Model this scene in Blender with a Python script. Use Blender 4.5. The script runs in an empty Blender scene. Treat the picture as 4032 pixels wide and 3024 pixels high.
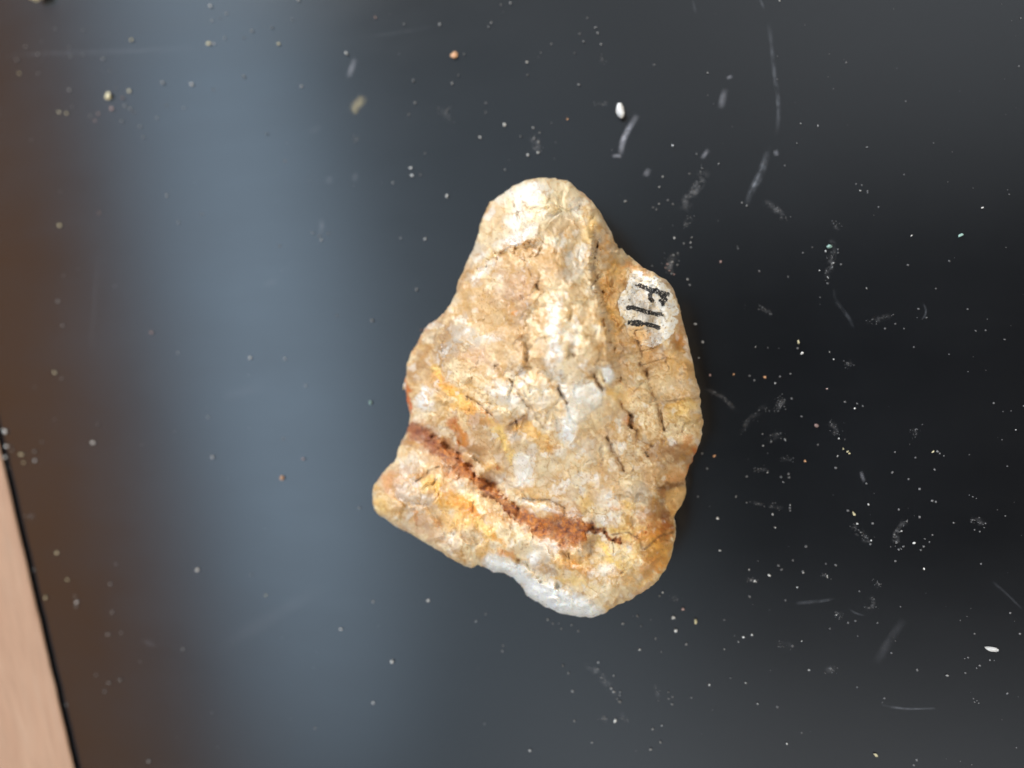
import bpy, bmesh, math, random
import numpy as np
from mathutils import Vector, Matrix

# ------------------------------------------------------------------ camera, world, lamps, exposure
scene = bpy.context.scene
col = scene.collection
CAM_H = 0.22                       # lens height above the bench (m)
TILT = math.radians(18.5)          # phone leans, looking a little to the left
LENS, SENSOR = 26.0, 36.0
FPX = LENS / SENSOR * 4032.0       # focal length in photograph pixels
CAM = np.array([CAM_H * math.tan(TILT), 0.0, CAM_H])

cam_data = bpy.data.cameras.new('camera')
cam = bpy.data.objects.new('camera', cam_data)
col.objects.link(cam)
cam.location = CAM
cam.rotation_euler = (0.0, TILT, 0.0)
cam_data.lens = LENS
cam_data.sensor_width = SENSOR
cam_data.sensor_fit = 'HORIZONTAL'
cam_data.clip_start = 0.005
cam_data.clip_end = 50.0
cam_data.dof.use_dof = True
cam_data.dof.focus_distance = 0.187
cam_data.dof.aperture_fstop = 6.3
scene.camera = cam

world = bpy.data.worlds.new('World')
scene.world = world
world.use_nodes = True
wbg = world.node_tree.nodes['Background']
wbg.inputs['Color'].default_value = (1.0, 0.93, 0.86, 1)
wbg.inputs['Strength'].default_value = 0.04

def area_lamp(name, ang_x, ang_y, dist, size_x, size_y, power, color, aim=(-0.05, 0.0, 0.0), roll=0.0):
    """soft lamp seen from the bench at ang_x left(-)/right(+) and ang_y up(+)/down(-) from straight overhead"""
    d = Vector((math.tan(math.radians(ang_x)), math.tan(math.radians(ang_y)), 1.0)).normalized()
    L = bpy.data.lights.new(name, 'AREA')
    L.shape = 'RECTANGLE'
    L.size, L.size_y = size_x, size_y
    L.energy = power
    L.color = color
    L.use_nodes = True                                        # diffused panel: brightest in the middle, fading to its rim
    nt = L.node_tree
    em = nt.nodes['Emission']
    ge = nt.nodes.new('ShaderNodeNewGeometry')
    sp = nt.nodes.new('ShaderNodeSeparateXYZ')
    nt.links.new(ge.outputs['Parametric'], sp.inputs[0])
    last = None
    for ch in ('X', 'Y'):
        s1 = nt.nodes.new('ShaderNodeMath'); s1.operation = 'MULTIPLY'; s1.inputs[1].default_value = math.pi
        s2 = nt.nodes.new('ShaderNodeMath'); s2.operation = 'SINE'
        nt.links.new(sp.outputs[ch], s1.inputs[0]); nt.links.new(s1.outputs[0], s2.inputs[0])
        if last is None: last = s2
        else:
            mu = nt.nodes.new('ShaderNodeMath'); mu.operation = 'MULTIPLY'
            nt.links.new(last.outputs[0], mu.inputs[0]); nt.links.new(s2.outputs[0], mu.inputs[1])
            nt.links.new(mu.outputs[0], em.inputs['Strength'])
    o = bpy.data.objects.new(name, L)
    col.objects.link(o)
    o.location = Vector(aim) + d * dist
    ax = Vector((0, 1, 0)).cross(d).normalized()             # short side across, long side along the bench
    ay = d.cross(ax)
    cr, sr = math.cos(math.radians(roll)), math.sin(math.radians(roll))
    ax, ay = ax * cr + ay * sr, ay * cr - ax * sr
    o.rotation_euler = Matrix((ax, ay, d)).transposed().to_euler()
    return o

area_lamp('window_light', -38.5, 6, 1.6, 0.58, 3.0, 35.0, (0.57, 0.78, 1.0), roll=9)
area_lamp('window_sky_light', -21, -5, 1.6, 1.25, 3.2, 21.0, (0.70, 0.86, 1.0), roll=8)
area_lamp('warm_room_light', -55, -8, 1.7, 0.64, 3.4, 9.5, (1.0, 0.42, 0.10), roll=8)
area_lamp('added_key_light', -50, 61, 1.5, 0.62, 0.62, 58.0, (1.0, 0.97, 0.93))  # added key lamp, no window there: brightens top-left faces for form
area_lamp('ceiling_light', 24, 37, 1.8, 3.0, 1.7, 28.0, (0.86, 0.93, 1.0))
area_lamp('bench_end_light', 20, -42, 1.8, 2.8, 1.7, 27.0, (0.90, 0.95, 1.0))
area_lamp('side_fill_light', 58, -10, 1.6, 0.9, 1.4, 37.0, (1.0, 0.88, 0.70))  # fill lamp added to brighten the rock's right faces
area_lamp('low_warm_fill_light', -66, -70, 1.4, 0.6, 0.6, 15.0, (1.0, 0.84, 0.66))  # warm fill lamp added for the rock's lower left flank

scene.view_settings.view_transform = 'Standard'
scene.view_settings.look = 'None'
scene.view_settings.exposure = 0.0
scene.view_settings.gamma = 1.0
scene.view_settings.use_curve_mapping = False
scene.cycles.max_bounces = 8

# ------------------------------------------------------------------ geometry of the view: bench points and rays
ST, CT = math.sin(TILT), math.cos(TILT)
def at_height(px, py, z):
    """world points at height z on the sight lines through photograph pixels"""
    u = (np.asarray(px, float) - 2016.0) / FPX
    v = (1512.0 - np.asarray(py, float)) / FPX
    dx = -ST + u * CT
    dy = v
    dz = -CT - u * ST
    t = (z - CAM_H) / dz
    return np.stack([CAM[0] + dx * t, dy * t, np.broadcast_to(z, t.shape) + 0 * t], axis=-1)
def bench_scale(px):
    """metres per photograph pixel on the bench"""
    return CAM_H / (CT + (px - 2016.0) / FPX * ST) / FPX

# ------------------------------------------------------------------ numpy noise
rng = np.random.RandomState(11)
TAB = rng.rand(64, 256, 256)
def vnoise(x, y, seed=0):
    x = np.asarray(x, float) + 37.3 * seed; y = np.asarray(y, float) + 91.7 * seed
    x0 = np.floor(x).astype(int); y0 = np.floor(y).astype(int)
    fx = x - x0; fy = y - y0
    fx = fx * fx * fx * (fx * (fx * 6 - 15) + 10); fy = fy * fy * fy * (fy * (fy * 6 - 15) + 10)
    T = TAB[seed % 64]
    a = T[x0 & 255, y0 & 255]; b = T[(x0 + 1) & 255, y0 & 255]
    c = T[x0 & 255, (y0 + 1) & 255]; d = T[(x0 + 1) & 255, (y0 + 1) & 255]
    return (a * (1 - fx) + b * fx) * (1 - fy) + (c * (1 - fx) + d * fx) * fy
def fbm(x, y, seed=0, octv=4, gain=0.55):
    s = 0; amp = 1; tot = 0
    for i in range(octv):
        s = s + amp * vnoise(x * 2 ** i, y * 2 ** i, seed + i * 7)
        tot += amp; amp *= gain
    return s / tot
def voronoi(x, y, seed=0):
    """F1, F2, random per cell (3), offset to the cell centre"""
    x0 = np.floor(x).astype(int); y0 = np.floor(y).astype(int)
    f1 = np.full(x.shape, 9.0); f2 = f1.copy()
    ids = [np.zeros(x.shape) for _ in range(3)]
    ox = np.zeros(x.shape); oy = np.zeros(x.shape)
    A, B = TAB[(seed + 1) % 64], TAB[(seed + 2) % 64]
    for i in (-1, 0, 1):
        for j in (-1, 0, 1):
            cx, cy = x0 + i, y0 + j
            jx = cx + A[cx & 255, cy & 255]; jy = cy + B[cx & 255, cy & 255]
            d = np.hypot(x - jx, y - jy)
            near = d < f1
            f2 = np.where(near, f1, np.minimum(f2, d))
            for k in range(3):
                ids[k] = np.where(near, TAB[(seed + 3 + k) % 64][cx & 255, cy & 255], ids[k])
            ox = np.where(near, x - jx, ox); oy = np.where(near, y - jy, oy)
            f1 = np.where(near, d, f1)
    return f1, f2, ids, ox, oy
def sstep(a, b, x):
    t = np.clip((x - a) / (b - a), 0, 1)
    return t * t * (3 - 2 * t)
def S(r, g, b, k=1.0):
    c = np.array([r, g, b]) / 255.0
    return np.where(c <= 0.04045, c / 12.92, ((c + 0.055) / 1.055) ** 2.4) * k

def poly_dist(px, py, pts, closed=False):
    """distance, position along (0..1) and side of each point to a polyline"""
    P = np.array(pts, float)[:, :2]
    if closed:
        P = np.vstack([P, P[:1]])
    seg = np.hypot(*(P[1:] - P[:-1]).T); cum = np.concatenate([[0], np.cumsum(seg)])
    best = np.full(px.shape, 1e9); tt = np.zeros(px.shape); side = np.zeros(px.shape)
    nx = np.zeros(px.shape); ny = np.zeros(px.shape)
    for k in range(len(P) - 1):
        a, b = P[k], P[k + 1]
        ab = b - a; L2 = max((ab ** 2).sum(), 1e-9)
        t = np.clip(((px - a[0]) * ab[0] + (py - a[1]) * ab[1]) / L2, 0, 1)
        qx, qy = a[0] + t * ab[0], a[1] + t * ab[1]
        d = np.hypot(px - qx, py - qy)
        m = d < best
        best = np.where(m, d, best)
        tt = np.where(m, (cum[k] + t * seg[k]) / cum[-1], tt)
        side = np.where(m, np.sign(ab[0] * (py - a[1]) - ab[1] * (px - a[0])), side)
        nx = np.where(m, qx, nx); ny = np.where(m, qy, ny)
    return best, tt, side, nx, ny
def inside(px, py, pts):
    P = np.array(pts, float)[:, :2]
    r = np.zeros(px.shape, bool)
    j = len(P) - 1
    for i in range(len(P)):
        xi, yi = P[i]; xj, yj = P[j]
        if yi != yj:
            c = ((yi > py) != (yj > py)) & (px < (xj - xi) * (py - yi) / (yj - yi) + xi)
            r ^= c
        j = i
    return r
def near(px, py, pts, pad):
    P = np.array(pts, float)
    return np.nonzero((px > P[:, 0].min() - pad) & (px < P[:, 0].max() + pad) &
                      (py > P[:, 1].min() - pad) & (py < P[:, 1].max() + pad))[0]

# ------------------------------------------------------------------ material helpers
def new_mat(name):
    m = bpy.data.materials.new(name)
    m.use_nodes = True
    nt = m.node_tree
    b = nt.nodes['Principled BSDF']
    return m, nt, b
def node(nt, typ, **kw):
    n = nt.nodes.new(typ)
    for k, v in kw.items():
        if k in n.inputs: n.inputs[k].default_value = v
        else: setattr(n, k, v)
    return n
def ramp(nt, fac, stops):
    r = nt.nodes.new('ShaderNodeValToRGB')
    el = r.color_ramp.elements
    while len(el) < len(stops): el.new(0.5)
    for e, (p, c) in zip(el, stops):
        e.position = p; e.color = (c[0], c[1], c[2], 1) if len(c) == 3 else c
    nt.links.new(fac, r.inputs['Fac'])
    return r
def obj_coords(nt, scale):
    tc = nt.nodes.new('ShaderNodeTexCoord')
    mp = nt.nodes.new('ShaderNodeMapping')
    mp.inputs['Scale'].default_value = scale if hasattr(scale, '__len__') else (scale,) * 3
    nt.links.new(tc.outputs['Object'], mp.inputs['Vector'])
    return mp.outputs['Vector']

def mineral_material(name, rough=0.5, grain=0.06, bump=0.12, sss=0.0):
    """rock: colour of the minerals, with some painted highlight and shade, from the mesh, broken up by fine noise"""
    m, nt, b = new_mat(name)
    at = node(nt, 'ShaderNodeAttribute', attribute_name='mineral')
    v = obj_coords(nt, 1.0)
    n1 = node(nt, 'ShaderNodeTexNoise', Scale=900.0, Detail=4.0, Roughness=0.65)
    n2 = node(nt, 'ShaderNodeTexNoise', Scale=2600.0, Detail=2.0, Roughness=0.6)
    nt.links.new(v, n1.inputs['Vector']); nt.links.new(v, n2.inputs['Vector'])
    r = ramp(nt, n1.outputs['Fac'], [(0.3, (1 - grain,) * 3), (0.7, (1 + grain * 0.6,) * 3)])
    mx = nt.nodes.new('ShaderNodeMixRGB'); mx.blend_type = 'MULTIPLY'; mx.inputs['Fac'].default_value = 1
    nt.links.new(at.outputs['Color'], mx.inputs['Color1']); nt.links.new(r.outputs['Color'], mx.inputs['Color2'])
    nt.links.new(mx.outputs['Color'], b.inputs['Base Color'])
    rr = ramp(nt, n1.outputs['Fac'], [(0.25, (rough - 0.14,) * 3), (0.75, (rough + 0.16,) * 3)])
    nt.links.new(rr.outputs['Color'], b.inputs['Roughness'])
    b.inputs['Specular IOR Level'].default_value = 0.5
    b.inputs['Subsurface Weight'].default_value = sss
    b.inputs['Subsurface Radius'].default_value = (1.0, 0.7, 0.45)
    b.inputs['Subsurface Scale'].default_value = 0.0012
    bp = node(nt, 'ShaderNodeBump', Strength=bump, Distance=0.0003)
    add = node(nt, 'ShaderNodeMath', operation='ADD')
    nt.links.new(n1.outputs['Fac'], add.inputs[0]); nt.links.new(n2.outputs['Fac'], add.inputs[1])
    nt.links.new(add.outputs['Value'], bp.inputs['Height'])
    nt.links.new(bp.outputs['Normal'], b.inputs['Normal'])
    return m

MAT = {}
MAT['rock'] = mineral_material('weathered_quartz', 0.36, sss=0.3)
MAT['rust'] = mineral_material('iron_oxide', 0.72, 0.3, 0.6)
MAT['quartz'] = mineral_material('milky_quartz', 0.32, 0.06, 0.3, sss=0.4)
MAT['paint'] = mineral_material('chipped_white_paint', 0.62, 0.08, 0.3)
m, nt, b = new_mat('black_marker_ink')
nz = node(nt, 'ShaderNodeTexNoise', Scale=1500.0, Detail=3.0)
r = ramp(nt, nz.outputs['Fac'], [(0.35, (0.010, 0.010, 0.011)), (0.75, (0.05, 0.05, 0.052))])
nt.links.new(r.outputs['Color'], b.inputs['Base Color']); b.inputs['Roughness'].default_value = 0.55
MAT['ink'] = m

# black laboratory bench: satin phenolic resin with wiped patches
m, nt, b = new_mat('black_bench_resin')
v = obj_coords(nt, 1.0)
n1 = node(nt, 'ShaderNodeTexNoise', Scale=14.0, Detail=5.0, Roughness=0.6)
n2 = node(nt, 'ShaderNodeTexNoise', Scale=2200.0, Detail=2.0, Roughness=0.6)
vs = obj_coords(nt, (9.0, 42.0, 9.0))
n3 = node(nt, 'ShaderNodeTexNoise', Scale=1.0, Detail=4.0, Roughness=0.6)
nt.links.new(v, n1.inputs['Vector']); nt.links.new(v, n2.inputs['Vector']); nt.links.new(vs, n3.inputs['Vector'])
r = ramp(nt, n1.outputs['Fac'], [(0.3, (0.0028, 0.0032, 0.0042)), (0.75, (0.0048, 0.0054, 0.0068))])
nt.links.new(r.outputs['Color'], b.inputs['Base Color'])
ad = node(nt, 'ShaderNodeMath', operation='MULTIPLY_ADD'); ad.inputs[1].default_value = 0.5
nt.links.new(n3.outputs['Fac'], ad.inputs[0])
hf = node(nt, 'ShaderNodeMath', operation='MULTIPLY'); hf.inputs[1].default_value = 0.5
nt.links.new(n1.outputs['Fac'], hf.inputs[0]); nt.links.new(hf.outputs['Value'], ad.inputs[2])
rr = ramp(nt, ad.outputs['Value'], [(0.3, (0.20,) * 3), (0.7, (0.26,) * 3)])
nt.links.new(rr.outputs['Color'], b.inputs['Roughness'])
bp = node(nt, 'ShaderNodeBump', Strength=0.04, Distance=0.0002)
nt.links.new(n2.outputs['Fac'], bp.inputs['Height']); nt.links.new(bp.outputs['Normal'], b.inputs['Normal'])
MAT['bench'] = m

# pale planed wood
m, nt, b = new_mat('pale_planed_wood')
v = obj_coords(nt, (60.0, 9.0, 60.0))
n1 = node(nt, 'ShaderNodeTexNoise', Scale=4.0, Detail=6.0, Roughness=0.65, Distortion=0.4)
v2 = obj_coords(nt, (1100.0, 70.0, 300.0))
n2 = node(nt, 'ShaderNodeTexNoise', Scale=1.0, Detail=3.0)
nt.links.new(v, n1.inputs['Vector']); nt.links.new(v2, n2.inputs['Vector'])
r = ramp(nt, n1.outputs['Fac'], [(0.3, S(204, 158, 126, .55)), (0.55, S(213, 169, 137, .55)), (0.75, S(219, 180, 150, .55))])
r2 = ramp(nt, n2.outputs['Fac'], [(0.3, (0.88,) * 3), (0.6, (1.03,) * 3)])
mx = nt.nodes.new('ShaderNodeMixRGB'); mx.blend_type = 'MULTIPLY'; mx.inputs['Fac'].default_value = 1
nt.links.new(r.outputs['Color'], mx.inputs['Color1']); nt.links.new(r2.outputs['Color'], mx.inputs['Color2'])
nt.links.new(mx.outputs['Color'], b.inputs['Base Color']); b.inputs['Roughness'].default_value = 0.6
MAT['wood'] = m
m, nt, b = new_mat('edge_in_shade')  # shade along the board's side, put into the colour
nz = node(nt, 'ShaderNodeTexNoise', Scale=400.0, Detail=3.0)
r = ramp(nt, nz.outputs['Fac'], [(0.3, (0.004, 0.003, 0.003)), (0.8, (0.016, 0.011, 0.008))])
nt.links.new(r.outputs['Color'], b.inputs['Base Color']); b.inputs['Roughness'].default_value = 0.8
b.inputs['Specular IOR Level'].default_value = 0.15
MAT['edge'] = m

def crumb_material(name, rgb, rough=0.45, trans=0.0, vary=1.0):
    m, nt, b = new_mat(name)
    v = obj_coords(nt, 1.0)
    nz = node(nt, 'ShaderNodeTexNoise', Scale=1.4, Detail=4.0, Roughness=0.6)
    nt.links.new(v, nz.inputs['Vector'])
    c = np.array(rgb)
    r = ramp(nt, nz.outputs['Fac'], [(0.3, tuple(c * 0.62)), (0.65, tuple(np.minimum(c * 1.12, 0.9)))])
    oi = nt.nodes.new('ShaderNodeObjectInfo')                 # every grain its own shade
    rv = ramp(nt, oi.outputs['Random'], [(0.0, (0.30,) * 3), (0.6, (0.8,) * 3), (1.0, (1.1,) * 3)])
    mx = nt.nodes.new('ShaderNodeMixRGB'); mx.blend_type = 'MULTIPLY'; mx.inputs['Fac'].default_value = vary
    nt.links.new(r.outputs['Color'], mx.inputs['Color1']); nt.links.new(rv.outputs['Color'], mx.inputs['Color2'])
    nt.links.new(mx.outputs['Color'], b.inputs['Base Color'])
    b.inputs['Roughness'].default_value = rough
    b.inputs['Transmission Weight'].default_value = trans
    return m
CRUMB = {
    'w': crumb_material('white_quartz_crumb', S(240, 238, 232), vary=0.35),
    'd': crumb_material('grey_dust_crumb', S(176, 175, 174)),
    'f': crumb_material('fine_dust_grain', S(120, 120, 122), 0.8, vary=0.0),
    'y': crumb_material('cream_crumb', S(236, 222, 180), vary=0.5),
    'p': crumb_material('pink_feldspar_crumb', S(214, 176, 168)),
    'o': crumb_material('orange_crumb', S(214, 160, 116), vary=0.4),
    'g': crumb_material('green_crumb', S(150, 182, 172), vary=0.3),
}
def veil_material(name, rgb, scale, lo, hi):
    """dust or chalk rubbed onto the bench: broken, see-through film"""
    m, nt, b = new_mat(name)
    v = obj_coords(nt, 1.0)
    nz = node(nt, 'ShaderNodeTexNoise', Scale=scale, Detail=5.0, Roughness=0.7)
    nt.links.new(v, nz.inputs['Vector'])
    at = node(nt, 'ShaderNodeAttribute', attribute_name='veil')
    r = ramp(nt, nz.outputs['Fac'], [(lo, (0, 0, 0)), (hi, (1, 1, 1))])
    mu = node(nt, 'ShaderNodeMath', operation='MULTIPLY')
    nt.links.new(r.outputs['Color'], mu.inputs[0]); nt.links.new(at.outputs['Fac'], mu.inputs[1])
    b.inputs['Base Color'].default_value = (*rgb, 1); b.inputs['Roughness'].default_value = 0.9
    nt.links.new(mu.outputs['Value'], b.inputs['Alpha'])
    return m
MAT['dust'] = veil_material('rubbed_dust', S(205, 203, 205), 420.0, 0.46, 0.74)
MAT['chalk'] = veil_material('chalk_rub', S(205, 205, 215), 330.0, 0.22, 0.66)
MAT['scratch'] = veil_material('fine_scratch', S(200, 204, 215), 260.0, 0.34, 0.68)
MAT['yellow_dust'] = veil_material('yellow_dust', S(205, 190, 150), 600.0, 0.3, 0.65)

# ------------------------------------------------------------------ object helpers
def mesh_obj(name, verts, faces, mat, parent=None, smooth=True):
    me = bpy.data.meshes.new(name)
    me.from_pydata([tuple(v) for v in verts], [], [tuple(f) for f in faces])
    me.update()
    if smooth:
        me.polygons.foreach_set('use_smooth', [True] * len(me.polygons))
    if mat: me.materials.append(mat)
    o = bpy.data.objects.new(name, me)
    col.objects.link(o)
    o.parent = parent
    return o
def big_mesh(name, V, F, normals, cols, mat, parent):
    """fast quad mesh with the mineral colours and the normals of the whole rock"""
    used = np.unique(F)
    re = np.full(len(V), -1); re[used] = np.arange(len(used))
    F2 = re[F]; v = V[used]
    me = bpy.data.meshes.new(name)
    me.vertices.add(len(v)); me.vertices.foreach_set('co', v.astype(np.float32).ravel())
    me.loops.add(F2.size); me.loops.foreach_set('vertex_index', F2.astype(np.int32).ravel())
    me.polygons.add(len(F2))
    me.polygons.foreach_set('loop_start', (np.arange(len(F2)) * F2.shape[1]).astype(np.int32))
    me.polygons.foreach_set('use_smooth', np.ones(len(F2), bool))
    me.update(calc_edges=True)
    at = me.color_attributes.new('mineral', 'FLOAT_COLOR', 'POINT')
    c4 = np.concatenate([cols[used], np.ones((len(used), 1))], axis=1)
    at.data.foreach_set('color', c4.astype(np.float32).ravel())
    me.normals_split_custom_set_from_vertices(normals[used].tolist())
    me.materials.append(mat)
    o = bpy.data.objects.new(name, me)
    col.objects.link(o)
    o.parent = parent
    return o
def tag(o, label=None, cat=None, group=None, kind=None):
    if label: o['label'] = label
    if cat: o['category'] = cat
    if group: o['group'] = group
    if kind: o['kind'] = kind
    return o

# ------------------------------------------------------------------ bench
def box(name, x0, x1, y0, y1, z0, z1, mat, parent=None, bevel=0.0):
    bm = bmesh.new()
    vs = [bm.verts.new((x, y, z)) for x in (x0, x1) for y in (y0, y1) for z in (z0, z1)]
    for f in ((0, 1, 3, 2), (4, 6, 7, 5), (0, 4, 5, 1), (2, 3, 7, 6), (0, 2, 6, 4), (1, 5, 7, 3)):
        bm.faces.new([vs[i] for i in f])
    bmesh.ops.recalc_face_normals(bm, faces=bm.faces[:])
    if bevel:
        bmesh.ops.bevel(bm, geom=bm.edges[:], offset=bevel, segments=2, profile=0.6, affect='EDGES')
    me = bpy.data.meshes.new(name); bm.to_mesh(me); bm.free()
    me.materials.append(mat)
    o = bpy.data.objects.new(name, me); col.objects.link(o); o.parent = parent
    return o
bench = box('bench_top', -0.45, 0.45, -0.36, 0.36, -0.025, 0.0, MAT['bench'])
tag(bench, kind='structure')

# ------------------------------------------------------------------ the rock: outline and heights (photograph pixels, cm)
R1 = [(1190,78),(1260,85),(1330,105),(1385,150),(1440,195),(1490,255),(1525,320),(1545,385),(1580,430),(1600,480),(1618,492),(1640,515),
      (1655,520),(1690,560),(1705,562),(1740,590),(1760,605),(1780,635),(1800,645),(1830,655),(1890,690),(1940,720),(1975,770),(1995,830),(2015,890),(2030,950),
      (2045,1010),(2060,1080),(2080,1150),(2100,1230),(2115,1310),(2135,1400),(2138,1430),(2147,1450),(2145,1480),(2152,1560)]
R2 = [(2156,220),(2160,250),(2155,330),(2140,400),(2110,460),(2085,510),(2060,570),(2048,615),(2055,650),(2055,690),(2040,740),(2010,800),(1975,840),
      (1968,852),(1978,900),(1990,950),(1980,1000),(1970,1060),(1945,1140),(1910,1200),(1870,1250),(1820,1290),(1760,1330),
      (1700,1365),(1645,1385),(1628,1388),(1590,1420),(1550,1445),(1500,1465),(1450,1470),(1380,1465),(1310,1450),(1240,1430),(1170,1400),(1120,1370),
      (1065,1335),(1045,1290),(1010,1250),(965,1215),(920,1195),(870,1195),(810,1165),(770,1140),(740,1155),(700,1160),(650,1135),
      (600,1110),(550,1075),(500,1050),(440,1010),(390,980),(330,945),(270,915),(215,880),(190,860),(150,840),(120,800),(108,745),
      (105,690),(120,640),(150,595),(190,550),(230,510),(255,470),(275,400),(300,350),(330,290),(340,240),(335,195),(320,130),(315,70),(302,20)]
R3 = [(300,1400),(310,1330),(320,1250),(340,1180),(375,1120),(410,1060),(440,1010),(490,970),(540,930),(570,890),(600,850),(620,800),
      (635,740),(660,680),(690,620),(710,570),(735,510),(760,450),(775,390),(795,330),(815,270),(840,230),(880,200),(920,175),
      (970,135),(1030,105),(1100,85),(1150,80)]
K = 1400 / 2212
OUT = [(1400 + x * K, 650 + y * K) for x, y in R1] + [(1400 + x * K, 1500 + y * K) for x, y in R2] + [(1400 + x * K, 650 + y * K) for x, y in R3]
def smooth_closed(P, n=4):
    P = np.array(P); res = []
    N = len(P)
    for i in range(N):
        p0, p1, p2, p3 = P[i - 1], P[i], P[(i + 1) % N], P[(i + 2) % N]
        for k in range(n):
            t = k / n
            res.append(0.5 * ((2 * p1) + (-p0 + p2) * t + (2 * p0 - 5 * p1 + 4 * p2 - p3) * t * t + (-p0 + 3 * p1 - 3 * p2 + p3) * t ** 3))
    return np.array(res)
OUTS = smooth_closed(OUT, 4)
jag = np.stack([fbm(OUTS[:, 0] / 17, OUTS[:, 1] / 17, 3) - 0.5, fbm(OUTS[:, 0] / 17, OUTS[:, 1] / 17, 9) - 0.5], 1)
OUTS = OUTS + jag * 13.0

CTRL = [  # x, y, height in cm
 (2150,780,3.3),(2050,850,3.2),(2250,830,3.1),(2150,900,4.1),(2270,920,3.9),(2300,1000,4.4),(2100,1050,4.8),(2200,1100,5.3),(2150,1250,5.3),(2250,1300,5.6),
 (2000,1250,4.8),(2330,1300,5.4),(2310,1150,4.9),(2340,1450,5.1),(2100,1450,5.2),(1900,1300,4.0),(1830,1250,3.2),(1800,1330,3.7),(1750,1400,3.0),(1690,1320,2.5),(1640,1500,2.5),
 (1850,1100,2.9),(1900,1000,2.8),(1960,900,2.8),(1940,1060,3.7),(2000,1000,4.1),
 (1900,1500,4.6),(1750,1550,3.6),(2000,1600,4.9),(2200,1600,5.0),(2200,1750,4.7),(2050,1750,4.5),(1900,1700,3.9),(1800,1690,3.3),
 (2300,1750,4.5),(2350,1900,4.1),(2450,2000,3.8),(2250,1950,4.0),(2100,1900,3.8),(2000,1850,3.5),(1690,1660,2.7),
 (2430,1000,2.7),(2450,1100,3.1),(2560,1130,3.2),(2600,1250,3.0),(2480,1300,3.2),(2500,1450,3.5),(2650,1450,2.8),(2450,1600,3.9),(2600,1600,3.2),
 (2700,1600,2.6),(2550,1750,3.4),(2650,1800,2.8),(2500,1850,3.5),(2600,1900,2.9),
 (1640,1715,2.3),(1760,1800,2.8),(1900,1930,3.1),(2030,2030,3.2),(2200,2100,3.4),(2350,2120,3.4),
 (1600,1850,3.1),(1550,1950,3.0),(1700,1950,3.4),(1800,2050,3.3),(1700,2080,2.9),(1900,2130,3.2),(2000,2180,3.1),
 (2150,2200,3.5),(2300,2250,3.5),(2450,2200,3.5),(2500,2080,3.7),(2590,2150,3.1),(2560,2000,3.5),(2200,2340,2.9),(2350,2380,2.8),(2090,2290,2.6),
 (2680,1990,1.9),(2640,1925,2.2)]
# steps: surface drops on the right-hand side of the line (seen going down the list)
STEPS = [  # polyline, drop (cm), half width px, reach px
 ([(2325,880),(2337,916),(2350,979),(2337,1042),(2350,1118),(2378,1194),(2397,1283),(2403,1359),(2413,1410),(2430,1470),(2455,1540),(2470,1620)], 2.0, 24, 250),
 ([(2160,935),(2092,951),(2035,973),(1972,992),(1927,1023),(1877,1071),(1829,1125),(1780,1200)], 0.50, 16, 130),
 ([(2218,853),(2218,827),(2161,815),(2098,818),(2035,840),(1990,900)], 0.20, 12, 90),
 ([(2040,1975),(2160,1985),(2240,2035),(2330,2085),(2440,2130)], 0.16, 10, 90),
 ([(1640,1690),(1704,1726),(1790,1790),(1850,1850),(1900,1900),(1960,1945),(2040,2000),(2100,2040)], 0.42, 16, 130),
 ([(2600,1985),(2625,2020),(2640,2045)], 0.55, 9, 60),
 ([(1990,2190),(2080,2235),(2130,2290),(2220,2320),(2330,2390)], 0.30, 12, 100),
 ([(2200,1507),(2205,1539),(2224,1568),(2236,1592),(2250,1640)], -0.12, 6, 70),
]
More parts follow.
